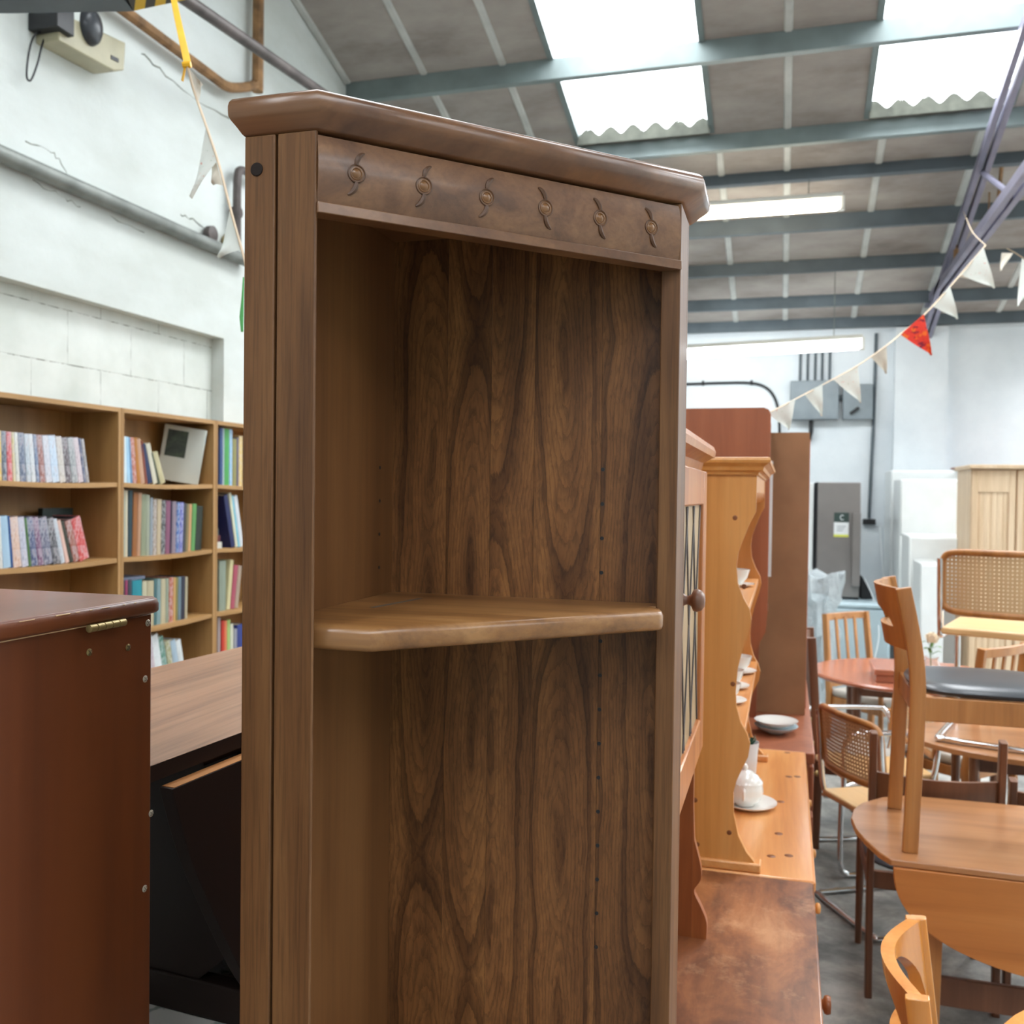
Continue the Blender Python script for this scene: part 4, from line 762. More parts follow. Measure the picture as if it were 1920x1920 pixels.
bm = B(); loft(bm, [[Vector(p) for p in ((-.41, 1.372 - o, z), (XD - .005 + o, 1.372 - o, z), (XD - .005 + o, 1.965 + o * .3, z), (-.41, 1.965 + o * .3, z))] for o, z in ((-.01, 1.8002), (-.006, 1.815), (.012, 1.826), (.016, 1.8262), (.018, 1.838), (.014, 1.848))])
mk('cornice', bm, M['door_pine'], t, smooth=30)
y0, y1, z0, z1 = 1.405, 1.922, 1.245, 1.797
bm = B(); fr = XD - .0175
for a, b, c, d in ((y0, y0 + .065, z0, z1), (y1 - .065, y1, z0, z1), (y0 + .0651, y1 - .0651, z0, z0 + .07), (y0 + .0651, y1 - .0651, z1 - .065, z1)): box(bm, fr, XD, a, b, c, d)
dr = mk('door', bm, 'door_pine', t, bevel=.003)
bm = B(); box(bm, fr + .006, fr + .009, y0 + .065, y1 - .065, z0 + .07, z1 - .065); mk('pane', bm, 'leadglass', dr, smooth=0)
bm = B(); X_ = fr + .0102
ya, yb, za, zb = y0 + .067, y1 - .067, z0 + .072, z1 - .067
for k in (-1, 0, 1):
    for s in (1, -1):
        c = (ya + yb) / 2 + k * .12; p = Vector((X_, c - s * .07, za)); q = Vector((X_, c + s * .07, zb)); tt = [0, 1]
        for i_, (lo_, hi_) in enumerate(((ya, yb),)):
            for w_ in (lo_, hi_):
                dn = q.y - p.y; u_ = (w_ - p.y) / dn
                if dn > 0: tt = [max(tt[0], u_), tt[1]] if w_ == lo_ else [tt[0], min(tt[1], u_)]
                else: tt = [tt[0], min(tt[1], u_)] if w_ == lo_ else [max(tt[0], u_), tt[1]]
        if tt[1] - tt[0] > .05: tube(bm, [p.lerp(q, tt[0]), p.lerp(q, tt[1])], .0018, 5)
mk('lead_strips', bm, 'pipe_dark', dr)
kk = knob((XD, 1.437, 1.592), (1, 0, 0), M['dark_teak'], dr, .0175, .038)
# ---- golden pine dresser
YP, YQ = 2.302, 3.47
t = thing('pine_dresser', 'golden pine dresser with S shaped shelf ends, knotty worktop and moulded cornice', 'dresser', (-.2, 2.9, 0))
bm = B(); box(bm, -.46, .085, YP, YQ, .822, .85); mk('worktop', bm, 'pine_top', t, bevel=.006)
bm = B(); box(bm, -.45, .06, YP + .012, YQ - .012, .06, .8218); mk('carcass', bm, 'pine', t, smooth=0)
bm = B(); box(bm, -.455, .066, YP + .005, YQ - .005, 0, .0598); mk('plinth', bm, 'pine', t, bevel=.003)
for a, b in ((YP + .03, 2.70), (2.72, 3.08), (3.10, YQ - .03)):
    bm = B(); box(bm, .0602, .078, a, b, .63, .79); d = mk('drawer', bm, 'pine', t, bevel=.004); knob((.078, (a + b) / 2 + (.1 if a > 3 else 0), .70), (1, 0, 0), 'pine', d, .014, .028)
    bm = B(); box(bm, .0602, .078, a, b, .09, .61); d = mk('door', bm, 'pine', t, bevel=.004); knob((.078, b - .05, .56), (1, 0, 0), 'pine', d, .014, .028)
edge = [(-.055, .872), (-.075, .895), (-.094, .932), (-.106, .985), (-.107, 1.035), (-.100, 1.065), (-.088, 1.095), (-.074, 1.125), (-.070, 1.155), (-.078, 1.18), (-.093, 1.206), (-.104, 1.245), (-.106, 1.28), (-.102, 1.335), (-.093, 1.374), (-.078, 1.425), (-.072, 1.453), (-.077, 1.48), (-.091, 1.504), (-.105, 1.54), (-.109, 1.581), (-.105, 1.615), (-.094, 1.646), (-.077, 1.69), (-.066, 1.711), (-.065, 1.80)]
for y in (YP + .018, YQ - .17):
    bm = B(); prism(bm, [(-.40, .872)] + edge + [(-.40, 1.80)], 1, y, y + .02); mk('shaped_end', bm, 'pine', t, smooth=50)
    bm = B(); box(bm, -.41, -.040, y - .010, y + .034, .8502, .8718); mk('foot_rail', bm, 'pine_top', t, bevel=.004)
yb = YQ - .17
bm = B(); box(bm, -.415, -.4002, YP + .0152, yb + .02, .872, 1.80); mk('back_board', bm, 'pine', t, smooth=0)
for z in (1.19, 1.47):
    bm = B(); box(bm, -.4, -.082, YP + .0382, yb - .0002, z - .02, z); mk('shelf', bm, 'pine_top', t, bevel=.002)
bm = B(); n_ = 44; pts = []
for k in range(n_ + 1):
    y = YP + .0382 + (yb - YP - .0354) * k / n_; pts.append((y, 1.742 + .018 * abs(math.sin(k * PI / 4)) ** .5 - (.012 if k % 8 == 4 else 0)))
prism(bm, pts + [(yb - .0002, 1.80), (YP + .0382, 1.80)], 0, -.082, -.067); mk('frieze', bm, 'pine', t, smooth=0)
def corn(o, z): return [Vector(p) for p in ((-.41, YP + .01 - o, z), (-.062 + o, YP + .01 - o, z), (-.062 + o, yb + .022 + o, z), (-.41, yb + .022 + o, z))]
bm = B(); loft(bm, [corn(o, z) for o, z in ((0, 1.8002), (.002, 1.806), (.009, 1.81), (.011, 1.8105), (.014, 1.819), (.024, 1.827), (.027, 1.8275), (.029, 1.834), (.027, 1.840), (.02, 1.841))]); mk('cornice', bm, 'pine', t, smooth=25)
bm = B(); k_ = [hz(x, y, .8503) for x, y in ((1555 - 60, 1456), (1479, 1456), (1464, 1503), (1460, 1563), (1446, 1605), (1479, 1604), (1476, 1411))]
M['knot'] = plain('pine_knot', rgb(122, 70, 34), .5)
for q in k_: mk('knot', lathe(B(), [(.011, 0), (.0105, .0003)], (q.x, q.y, .8500), (0, 0, 1), 12), 'knot', t)
bm = B(); q = hy(1378, 971, YP + .015)
for x, y in ((1378, 971), (1395, 1100), (1374, 1283), (1303, 1501), (1367, 1562), (1307, 1584)):
    q = hy(x, y, YP + .0148); mk('knot', lathe(B(), [(.006, 0), (.0055, .0003)], (q.x, YP + .018, q.z), (0, -1, 0), 12), 'knot', t)
# china
def china(name, prof, p, label, cat, group=None, n=24, mat='china', extra=None):
    bm = B(); lathe(bm, prof, p, (0, 0, 1), n)
    if extra: extra(bm, Vector(p))
    return solo(name, bm, mat, label, cat, group, smooth=60)
PL = [(.001, .004), (.03, .0), (.045, .0), (.075, .014), (.076, .0165), (.045, .005), (.001, .0045)]
g = hz(1404, 1512, .85); g.z = .8503
china('plate', [(r * 1.05, z) for r, z in PL], g, 'small white plate under the lidded white pot on the pine worktop', 'plate')
def handles(bm, p):
    for s in (1, -1): tube(bm, smoothpath([p + Vector((0, s * .05, .05)), p + Vector((0, s * .072, .06)), p + Vector((0, s * .07, .035)), p + Vector((0, s * .05, .025))], 4), .004, 6)
g2 = g + Vector((-.012, .0, .0062))
pot = china('lidded_pot', [(.028, 0), (.03, .004), (.046, .018), (.053, .04), (.05, .058), (.048, .064)], g2, 'white glossy lidded china pot standing on its plate at the near end of the worktop', 'pot', extra=handles)
mk('lid', lathe(B(), [(.051, .0642), (.05, .069), (.036, .085), (.02, .096), (.007, .1), (.0085, .11), (.004, .116), (.001, .117)], g2, (0, 0, 1), 24), 'china', pot, smooth=60)
g = hz(1413, 1462, .85); g.z = .8503; g.x -= .025
china('vase', [(.028, 0), (.031, .004), (.036, .08), (.04, .12), (.037, .118), (.03, .03), (.001, .02)], g, 'tall white vase with green foliage rim, behind the lidded pot', 'vase', mat='white_plastic')
v_ = bpy.data.objects['vase']; bm = B()
for k in range(16):
    a = k * 2.4; tube(bm, [g + Vector((.012 * math.cos(a), .012 * math.sin(a), .1)), g + Vector((.03 * math.cos(a), .03 * math.sin(a), .128 + .006 * (k % 3)))], 0, flat=(.006, .001))
mk('foliage', bm, plain('dark_green_leaves', rgb(40, 84, 62), .6), v_)
SAU = [(.001, .003), (.022, 0), (.03, .0), (.055, .008), (.056, .010), (.03, .004), (.001, .0035)]
CUP = [(.018, 0), (.019, .003), (.034, .022), (.041, .046), (.039, .046), (.03, .02), (.001, .006)]
for k, ((x, y), who) in enumerate((((1397, 1262), 'farthest'), ((1383, 1290), 'middle'), ((1381, 1318), 'nearest'))):
    g = hz(x, y, 1.19); g.z = 1.1903; g.x = min(g.x, -.145) if k else g.x - .02
    china('saucer', SAU, g, '%s white saucer with a cup, on the lower pine dresser shelf' % who, 'saucer', 'cups and saucers on the pine dresser')
    china('teacup', CUP, g + Vector((0, 0, .0075)), '%s white teacup standing on its saucer, lower pine dresser shelf' % who, 'cup', 'cups and saucers on the pine dresser')
g = hz(1393, 1100, 1.47); g.z = 1.4703; g.x = -.14
china('saucer', SAU, g, 'white saucer with cup on the upper pine dresser shelf', 'saucer', 'cups and saucers on the pine dresser')
china('teacup', CUP, g + Vector((0, 0, .0075)), 'white teacup on the upper pine dresser shelf beside the slender jug', 'cup', 'cups and saucers on the pine dresser')
g = hz(1387, 1092, 1.47); g.z = 1.4703; g.x = -.158; g.y -= .17
china('jug', [(.02, 0), (.022, .004), (.016, .03), (.009, .07), (.012, .085), (.022, .09), (.02, .088), (.001, .06)], g, 'slender white china jug at the near end of the upper pine shelf', 'jug')
# ---- brown wall unit behind the pine dresser
t = thing('shelving_unit', 'red brown wall unit with tall plain side and glazed front, behind the pine dresser', 'wall unit', (-.2, 3.9, 0))
bm = B(); box(bm, -.46, .118, 3.50, 4.92, .80, .84); mk('base_top', bm, 'mahog', t, bevel=.006)
bm = B(); box(bm, -.45, .10, 3.515, 4.905, .0, .7998); mk('base', bm, 'mahog', t, smooth=0)
for a in (3.54, 3.99, 4.44):
    bm = B(); box(bm, .1002, .116, a, a + .43, .62, .78); d = mk('drawer', bm, 'mahog', t, bevel=.004); knob((.116, a + .21, .70), (1, 0, 0), 'brass', d, .012, .022)
    bm = B(); box(bm, .1002, .116, a, a + .43, .08, .60); d = mk('door', bm, 'mahog', t, bevel=.004)
bm = B(); prism(bm, [(-.44, .8402), (-.12, .8402), (-.11, 1.15), (-.06, 1.25), (-.055, 1.32), (-.055, 2.05), (-.063, 2.068), (-.08, 2.075), (-.44, 2.075)], 1, 3.60, 3.622); mk('side_panel', bm, 'mahog', t, smooth=40)
bm = B(); box(bm, -.44, -.43, 3.6222, 4.097, .8402, 2.07); mk('back_panel', bm, 'mahog', t, smooth=0)
for z in (2.05, 1.66, 1.30):
    bm = B(); box(bm, -.4298, -.06, 3.6222, 4.097, z - .018, z); mk('shelf', bm, 'mahog', t, smooth=0)
bm = B(); box(bm, -.43, -.058, 3.90, 3.918, 1.6602, 2.0318); mk('divider', bm, 'mahog', t, smooth=0)
bm = B(); prism(bm, [(-.43, .8402), (-.1, .8402), (-.09, 1.15), (-.058, 1.28), (-.43, 1.28)], 1, 3.99, 4.008); mk('side_panel', bm, 'mahog', t, smooth=40)
bm = B(); box(bm, -.057, -.045, 3.64, 3.655, 1.45, 1.88); mk('glass_door_edge', bm, 'white_plastic', t, smooth=0)
t = thing('tall_cupboard', 'tall light brown cupboard side standing at the far end of the brown wall unit', 'cupboard', (0, 4.4, .8402))
bm = B(); box(bm, -.40, .094, 4.10, 4.112, .8402, 2.015); mk('side_panel', bm, 'hardboard', t, smooth=0)
bm = B(); box(bm, -.40, .08, 4.1122, 4.80, .8402, 2.010); mk('carcass', bm, 'mahog', t, smooth=0)
bm = B(); box(bm, .0802, .098, 4.13, 4.78, .86, 1.99); mk('door', bm, 'mahog', t, bevel=.004)
for k, (x, y, l) in enumerate(((1470, 1404, 'blue grey bowl'), (1466, 1386, 'upper white bowl'))):
    g = hz(1464, 1398, .84); g.z = .8403 + k * .020; g.x -= .02; g.y = 3.60 - .0 + .16; g.x = -.018
    china('bowl', [(.03, 0), (.035, .003), (.065, .016), (.082, .03), (.079, .03), (.055, .015), (.001, .008)], g, l + ' in the stack on the brown wall unit top', 'bowl', 'stacked bowls', mat='pale_blue' if k == 0 else 'china')
# ================================================================ CHAIRS AND TABLES
def back_chair(label, loc, rz, mat='teak', seat='black', H=.745, w=.42, dp=.42, zs=.455, group=None, name='dining_chair', rails=((.60, .655), (.69, .745)), v0=.2, th=.008):
    """chair facing local +x, origin between the feet of the back posts on the ground"""
    t = thing(name, label, 'chair', loc, rz, group)
    k = dict(world=False)
    for s in (-1, 1):
        bm = B(); y = s * w / 2
        tube(bm, smoothpath([(.006, y, 0), (.014, y, .25), (.018, y, zs), (.006, y, zs + .13), (-.026, y, H)], 4), 0, flat=(.012, .021)); mk('leg', bm, mat, t, bevel=.002, **k)
        bm = B(); tube(bm, [(dp, y * 1.02, 0), (dp - .01, y, zs - .02)], [.012, .017], 12); mk('leg', bm, mat, t, **k)
        bm = B(); box(bm, .0, dp - .015, y - .009, y + .009, zs - .08, zs - .012); mk('seat_rail', bm, mat, t, bevel=.003, **k)
    for x in (.02, dp - .02):
        bm = B(); box(bm, x - .009, x + .009, -w / 2 + .01, w / 2 - .01, zs - .075, zs - .012); mk('seat_rail', bm, mat, t, bevel=.003, **k)
    lo, hi = rails[0][0], rails[-1][1]; zb_, zt_ = rails[0][1], rails[-1][0]
    xx = lambda z: .012 - .036 * max(0, (z - zs - .1)) / (H - zs - .1)
    bo = lambda v: -.055 * math.sin(PI * v)
    def band(v0, v1, a, b):
        R = []; n_ = max(3, int(24 * (v1 - v0)))
        for q in range(n_ + 1):
            v = v0 + (v1 - v0) * q / n_; y = -w / 2 + w * v; za = a(v) if callable(a) else a; zb = b(v) if callable(b) else b
            R.append([Vector((xx(za) + bo(v) - th, y, za)), Vector((xx(za) + bo(v) + th, y, za)), Vector((xx(zb) + bo(v) + th, y, zb)), Vector((xx(zb) + bo(v) - th, y, zb))])
        loft(bm, R)
    bm = B(); v1 = 1 - v0; mid = lambda v: zb_ + (zt_ - zb_) * (math.sin(PI * (v - v0) / (v1 - v0)) ** .5 if v0 < v < v1 else 0)
    band(0, v0, lo, hi); band(v1, 1, lo, hi); band(v0, v1, lo, zb_); band(v0, v1, mid, hi)
    bmesh.ops.remove_doubles(bm, verts=bm.verts, dist=.0002); mk('back_rail', bm, mat, t, smooth=50, **k)
    bm = B(); R = []
    for o, z in ((-.012, zs - .012), (0, zs - .006), (.004, zs + .002), (-.004, zs + .012), (-.05, zs + .02), (-.12, zs + .022)):
        ring = []
        for i in range(32):
            a = 2 * PI * i / 32; c, s = math.cos(a), math.sin(a); e = 2 / 3.4
            ring.append(Vector((dp / 2 + .012 + (dp / 2 + .0 + o) * abs(c) ** e * (1 if c > 0 else -1), (w / 2 + .004 + o) * abs(s) ** e * (1 if s > 0 else -1), z)))
        R.append(ring)
    loft(bm, R); mk('seat', bm, seat, t, smooth=60, **k)
    return t
def cane_chair(label, loc, rz, seat='beech', tilt=None, arms=False, group='cane backed cantilever chairs', frame='teak', H=.80):
    """cantilever chair facing local +x; chrome tube runs as one bent line"""
    t = thing('cane_cantilever_chair', label, 'chair', loc, rz, group, tilt); k = dict(world=False); w = .225; r = .0125
    pts = [(-.04, w, H - .04), (-.02, w, .55), (.0, w, .46), (.03, w, .435), (.38, w, .43), (.42, w, .40), (.43, w, .35), (.43, w, .07), (.40, w, .02), (.36, w, .0125), (.0, w, .0125), (-.03, w * .9, .0125), (-.04, w * .6, .0125)]
    left = smoothpath(pts, 4); path = left + [Vector((p.x, -p.y, p.z)) for p in reversed(left)]
    bm = B(); tube(bm, path, r, 10); mk('tube_frame', bm, 'chrome', t, smooth=70, **k)
    def ringp(cx, cz, hw, hh, n=48, ex=7.0, bow=-.04):
        out = []
        for i in range(n):
            a = 2 * PI * i / n; c, s = math.cos(a), math.sin(a); e = 2 / ex
            y = hw * abs(c) ** e * (1 if c > 0 else -1); z = hh * abs(s) ** e * (1 if s > 0 else -1); out.append((cx + bow * (1 - (y / hw) ** 2) - (z) * .1, y, cz + z))
        return out
    zc, hh = H - .135, .125
    rp = ringp(-.022, zc, w - .008, hh); bm = B(); tube(bm, rp, .014, 8, closed=True); mk('back_frame', bm, frame, t, smooth=70, **k)
    bm = B(); nn = 16; R = []
    for i in range(nn + 1):
        y = -w + .02 + (2 * w - .04) * i / nn; b_ = -.04 * (1 - (y / w) ** 2); R.append([Vector((-.022 + b_ - (-hh + .004) * .1, y, zc - hh + .006)), Vector((-.022 + b_ - (hh - .004) * .1, y, zc + hh - .006))])
    loft(bm, R, cap=False, close=False); mk('cane_panel', bm, 'cane', t, smooth=70, **k)
    bm = B(); loft(bm, [[Vector((.20 + (.215 + o) * (1 if sx > 0 else -1), (w - .004 + o) * sy, z)) for sx, sy in ((-1, -1), (1, -1), (1, 1), (-1, 1))] for o, z in ((-.006, .443), (0, .448), (0, .468), (-.006, .474))]); mk('seat', bm, seat, t, bevel=.01, **k)
    if arms:
        for s in (-1, 1):
            bm = B(); tube(bm, smoothpath([(-.02, s * w, .60), (-.0, s * (w + .03), .66), (.06, s * (w + .04), .675), (.36, s * (w + .04), .675), (.41, s * (w + .035), .65), (.42, s * w, .60), (.42, s * w, .42)], 4), r, 10); mk('armrest', bm, 'chrome', t, smooth=70, **k)
    return t
def slat_chair(label, loc, rz, mat='teak', arms=True, H=.95, w=.46, seat='seatpad', group='slat backed chairs at the round table'):
    t = thing('slat_back_chair', label, 'chair', loc, rz, group); k = dict(world=False); zs = .45
    for s in (-1, 1):
        bm = B(); y = s * w / 2; tube(bm, [(.0, y, 0), (.02, y, zs), (-.04, y * .93, H)], 0, flat=(.014, .02)); mk('leg', bm, mat, t, **k)
        bm = B(); tube(bm, [(.44, y, 0), (.43, y, .64 if arms else zs)], .016, 10); mk('leg', bm, mat, t, **k)
        if arms: bm = B(); tube(bm, smoothpath([(-.0, y * .98, .66), (.2, y * 1.03, .665), (.46, y, .65)], 4), 0, flat=(.022, .010)); mk('armrest', bm, mat, t, **k)
    bm = B(); R = []
    for i in range(9):
        v = i / 8; y = (-.5 + v) * w * .95; R.append([Vector((-.05 - .02 * math.sin(PI * v) + dx, y, H - .045 + dz)) for dx, dz in ((0, 0), (.02, 0), (.018, .045), (0, .045))])
    loft(bm, R); mk('top_rail', bm, mat, t, bevel=.003, smooth=50, **k)
    bm = B(); box(bm, .0, .02, -w / 2, w / 2, zs + .06, zs + .095); mk('lower_rail', bm, mat, t, **k)
    for i in range(3):
        y = (-.5 + (i + 1) / 4) * w * .85; bm = B(); tube(bm, [(.01, y, zs + .08), (-.045, y, H - .03)], 0, flat=(.011, .006)); mk('slat', bm, mat, t, **k)
    bm = B(); box(bm, .0, .44, -w / 2 + .005, w / 2 - .005, zs - .05, zs); mk('seat_frame', bm, mat, t, bevel=.003, **k)
    bm = B(); box(bm, .01, .45, -w / 2 + .01, w / 2 - .01, zs, zs + .05); mk('seat', bm, seat, t, bevel=.02, seg=3, **k)
    return t
# front drop leaf table
ZF = .75
t = thing('drop_leaf_table', 'teak drop leaf table with rounded end and hanging orange brown leaf, front right', 'table', (.8, 3.1, 0))
out = [(.298, 2.785), (1.30, 2.765), (1.40, 3.1), (1.30, 3.42), (.42, 3.41)]
L_ = [(.42, 3.41), (.33, 3.36), (.262, 3.28), (.228, 3.20), (.215, 3.11), (.222, 3.01), (.243, 2.92), (.272, 2.83), (.298, 2.785)]
bm = B(); prism(bm, L_ + [(.75, 2.772), (1.30, 2.760), (1.36, 2.90), (1.385, 3.1), (1.36, 3.28), (1.28, 3.41)], 2, ZF - .018, ZF); mk('tabletop', bm, 'table_teak', t, bevel=.003)
bm = B(); cur = [(.79 + .485 * math.cos(a), ZF - .0195 - .265 * abs(math.sin(a)) ** .85) for a in [PI + PI * k / 40 for k in range(41)]]
prism(bm, cur, 1, 2.775, 2.792); mk('leaf', bm, 'leaf_teak', t, bevel=.002)
for x, y in ((.45, 3.27), (1.2, 3.27), (.425, 2.88), (1.2, 2.88)):
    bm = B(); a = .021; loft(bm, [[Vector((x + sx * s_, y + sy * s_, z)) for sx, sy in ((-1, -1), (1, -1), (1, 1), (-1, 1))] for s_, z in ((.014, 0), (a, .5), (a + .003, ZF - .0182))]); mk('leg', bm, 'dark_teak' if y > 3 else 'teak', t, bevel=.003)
for ya_ in (3.24, 2.88): mk('apron', box(B(), .40, 1.18, ya_, ya_ + .018, .66, ZF - .0182), 'dark_teak', t, smooth=0)
bm = B(); box(bm, .405, 1.19, 2.99, 3.008, .26, .345); mk('lower_rail', bm, 'dark_teak', t, bevel=.003)
# chair standing on it
ch = back_chair('teak chair with black seat standing upright on top of the drop leaf table', (.350, 3.055, ZF + .0005), 0, 'teak', 'black', H=.745, w=.39, rails=((.565, .625), (.675, .742)))
# chairs behind and under it
ch2 = back_chair('dark teak chair with curved back rail, backing onto the drop leaf table', (.512, 3.50, 0), PI / 2, 'dark_teak', 'black', H=.94, w=.405, dp=.42, rails=((.66, .69), (.73, .80)), group='dark teak chairs behind the drop leaf table')
ch3 = back_chair('dark teak chair beside the first one, its post cut near the right edge', (.98, 3.56, 0), PI / 2, 'dark_teak', 'black', H=.80, w=.44, rails=((.60, .66), (.70, .76)), group='dark teak chairs behind the drop leaf table')
q = hd(1688, 1722, 2.0)
ch4 = back_chair('honey lacquered chair, only its curved top rail showing at the bottom right', (.292, 2.01, 0), math.radians(-6.6), 'honey', 'black', H=.845, w=.354, rails=((.67, .69), (.818, .843)), v0=.06, th=.013)
# far rail of a chair on the floor under the table
# round honey table corner, bottom right
t = thing('round_table', 'corner of a honey wood round table in the bottom right corner', 'table', (.755, 1.84, 0))
bm = B(); lathe(bm, [(.37, 0), (.38, .005), (.38, .018), (.375, .024)], (.755, 1.84, .70), (0, 0, 1), 48); mk('tabletop', bm, 'honey', t, smooth=40)
bm = B(); lathe(bm, [(.2, 0), (.19, .03), (.05, .06), (.035, .1), (.035, .64), (.06, .70)], (.755, 1.84, 0), (0, 0, 1), 24); mk('pedestal', bm, 'honey', t)
# second table carrying the cane chair
t = thing('oval_table', 'second teak table carrying the cane chair, mostly hidden behind the black seat', 'table', (1.1, 4.35, 0))
bm = B(); prism(bm, [(1.12 + x, 4.36 + y) for x, y in arc(0, 0, .60, .36, 0, 350, 35)], 2, .722, .742); mk('tabletop', bm, 'table_teak', t, smooth=30)
for x in (.75, 1.5):
    for y in (4.15, 4.57): bm = B(); tube(bm, [(x, y, 0), (x, y, .7218)], [.014, .02], 10); mk('leg', bm, 'dark_teak', t)
for ya_ in (4.16, 4.54): mk('apron', box(B(), .76, 1.49, ya_, ya_ + .02, .65, .7218), 'dark_teak', t, smooth=0)
cane_chair('cane cantilever chair with pale beech seat standing on a table, highest at right', (.846, 4.20, .7425), math.radians(72), 'beech')
# cane chair on the floor, back to us, tilted
R_ = Matrix.Rotation(math.radians(0), 4, 'X')
cane_chair('cane cantilever chair on the floor with its holed cane back toward us', (.30, 4.15, .0), math.radians(28.6), 'beech', H=.86)
cane_chair('chrome armed cane chair turned sideways behind the teak chair post', (.60, 4.92, 0), math.radians(200), 'beech', arms=True)
back_chair('side on dark wood chair squeezed between the brown wall unit and the cherry table', (.165, 5.10, 0), 0, 'dark_teak', 'seatpad', H=1.05, w=.38, rails=((.70, .76), (.96, 1.04)))
# cherry round table with chairs
t = thing('oval_table', 'shiny cherry red oval table with a wooden box and a rose in a glass', 'table', (.75, 5.78, 0))
bm = B(); pts = [(.76 + x, 5.78 + y) for x, y in arc(-.06, 0, .54, .50, 0, 352, 44)]
loft(bm, [[Vector((.76 + (x - .76) * s_, 5.78 + (y - 5.78) * s_, z)) for x, y in pts] for s_, z in ((.97, .722), (1, .73), (1, .742), (.985, .75))]); mk('tabletop', bm, 'cherry', t, smooth=40)
for x, y in ((.40, 5.55), (1.1, 5.55), (.40, 6.0), (1.1, 6.0)): bm = B(); tube(bm, [(x, y, 0), (x, y, .7218)], [.018, .028], 10); mk('leg', bm, 'dark_teak', t)
for ya_ in (5.54, 5.99): mk('apron', box(B(), .40, 1.1, ya_, ya_ + .02, .65, .7218), 'dark_teak', t, smooth=0)
t = thing('wooden_box', 'flat red brown wooden box lying on the cherry oval table', 'box', (.72, 5.6, .7505))
bm = B(); box(bm, .49, .92, 5.44, 5.76, .7505, .79); mk('box_body', bm, 'cherry', t, bevel=.003)
bm = B(); box(bm, .48, .93, 5.43, 5.77, .7902, .822); mk('lid', bm, 'cherry', t, bevel=.004)
q = hz(1746, 1263, .8225)
t = thing('flower_vase', 'clear glass vase holding one pale rose, on the wooden box', 'vase', tuple(q))
mk('glass', lathe(B(), [(.001, .004), (.045, .001), (.048, .01), (.042, .05), (.03, .075), (.036, .09), (.034, .09), (.028, .075), (.038, .05), (.042, .012), (.001, .008)], q, (0, 0, 1), 24), 'glass', t, smooth=60)
bm = B(); tube(bm, [q + Vector((0, 0, .012)), q + Vector((-.008, 0, .12)), q + Vector((.0, 0, .17))], .003, 6)
for k in range(6):
    a = k * 1.9; tube(bm, smoothpath([q + Vector((-.004, 0, .10 + .01 * k)), q + Vector((.03 * math.cos(a), .03 * math.sin(a), .12 + .01 * k)), q + Vector((.05 * math.cos(a), .05 * math.sin(a), .115 + .01 * k))], 3), 0, flat=(.009, .0008))
mk('stem', bm, plain('leaf_green', rgb(96, 128, 70), .6), t)
bm = B()
for k in range(20):
    a = k * 2.4; rr = .006 + .0014 * k; c = q + Vector((0, 0, .20)); d = Vector((math.cos(a), math.sin(a), 0)); s = Vector((-d.y, d.x, 0)); R = []
    for i in range(5):
        u = i / 4; R.append([c + d * (rr * (.6 + u * .6)) + s * ((v - 1.5) * .012 * (1 - .25 * u)) + Vector((0, 0, -.028 + .052 * u * (1 - k * .018) - .006 * abs(v - 1.5))) for v in range(4)])
    loft(bm, R, cap=False, close=False)
mk('rose', bm, plain('cream_rose', rgb(240, 226, 204), .7, var=.03), t, smooth=70)
slat_chair('slat backed armchair at the far left side of the cherry table', (.43, 6.63, 0), math.radians(-46), H=.98, w=.40)
slat_chair('slat backed armchair at the right side of the cherry table, before the pale wardrobe', (1.00, 5.06, 0), math.radians(139), H=1.04, w=.40)




# ================================================================ APPLIANCES AND WARDROBE at the back
def rect(p0, p1, y): a, b = hy(*p0, y), hy(*p1, y); return a.x, b.x, b.z, a.z
t = thing('chest_freezer', 'pale blue chest freezer carrying the steel fridge', 'freezer', (.55, 9.3, 0))
x0, x1, z0, z1 = rect((1500, 1127), (1668, 1240), 8.85); bm = B(); box(bm, x0, x1, 8.85, 9.75, .04, z1 - .045); mk('body', bm, 'pale_blue', t, bevel=.02)
bm = B(); box(bm, x0 - .01, x1 + .01, 8.84, 9.76, z1 - .044, z1); mk('lid', bm, 'pale_blue', t, bevel=.015)
for x in (x0 + .05, x1 - .1):
    for y in (8.9, 9.65): bm = B(); box(bm, x, x + .05, y, y + .05, 0, .0398); mk('foot', bm, 'blackp', t)
zf = z1
x0, x1, _, zt = rect((1534, 904), (1611, 1100), 9.15)
t = thing('fridge', 'grey steel fridge with energy label and long bar handle, standing on the pale freezer', 'fridge', ((x0 + x1) / 2, 9.4, zf + .001))
bm = B(); box(bm, x0 - .02, x1, 9.20, 9.74, zf + .001, zt); mk('body', bm, 'blackp', t, bevel=.006)
bm = B(); box(bm, x0, x1, 9.15, 9.198, zf + .02, zt - .002); d = mk('door', bm, 'steel', t, bevel=.008)
a, b = hy(1599, 962, 9.1), hy(1612, 1100, 9.1); bm = B(); box(bm, a.x, b.x, 9.10, 9.125, b.z, a.z); box(bm, a.x, b.x, 9.1252, 9.1498, b.z, b.z + .03); box(bm, a.x, b.x, 9.1252, 9.1498, a.z - .03, a.z); mk('handle', bm, 'steel', d, bevel=.004)
a, b = hy(1564, 961, 9.149), hy(1591, 1007, 9.149); s = b.x - a.x; h = a.z - b.z
bm = B(); box(bm, a.x, b.x, 9.1478, 9.1496, b.z, a.z - h * .4); lb = mk('energy_label', bm, 'white_plastic', d, smooth=0)
bm = B(); box(bm, a.x, b.x, 9.1476, 9.1494, a.z - h * .399, a.z); mk('label_header', bm, plain('dark_green_print', rgb(42, 62, 58), .5), lb, smooth=0)
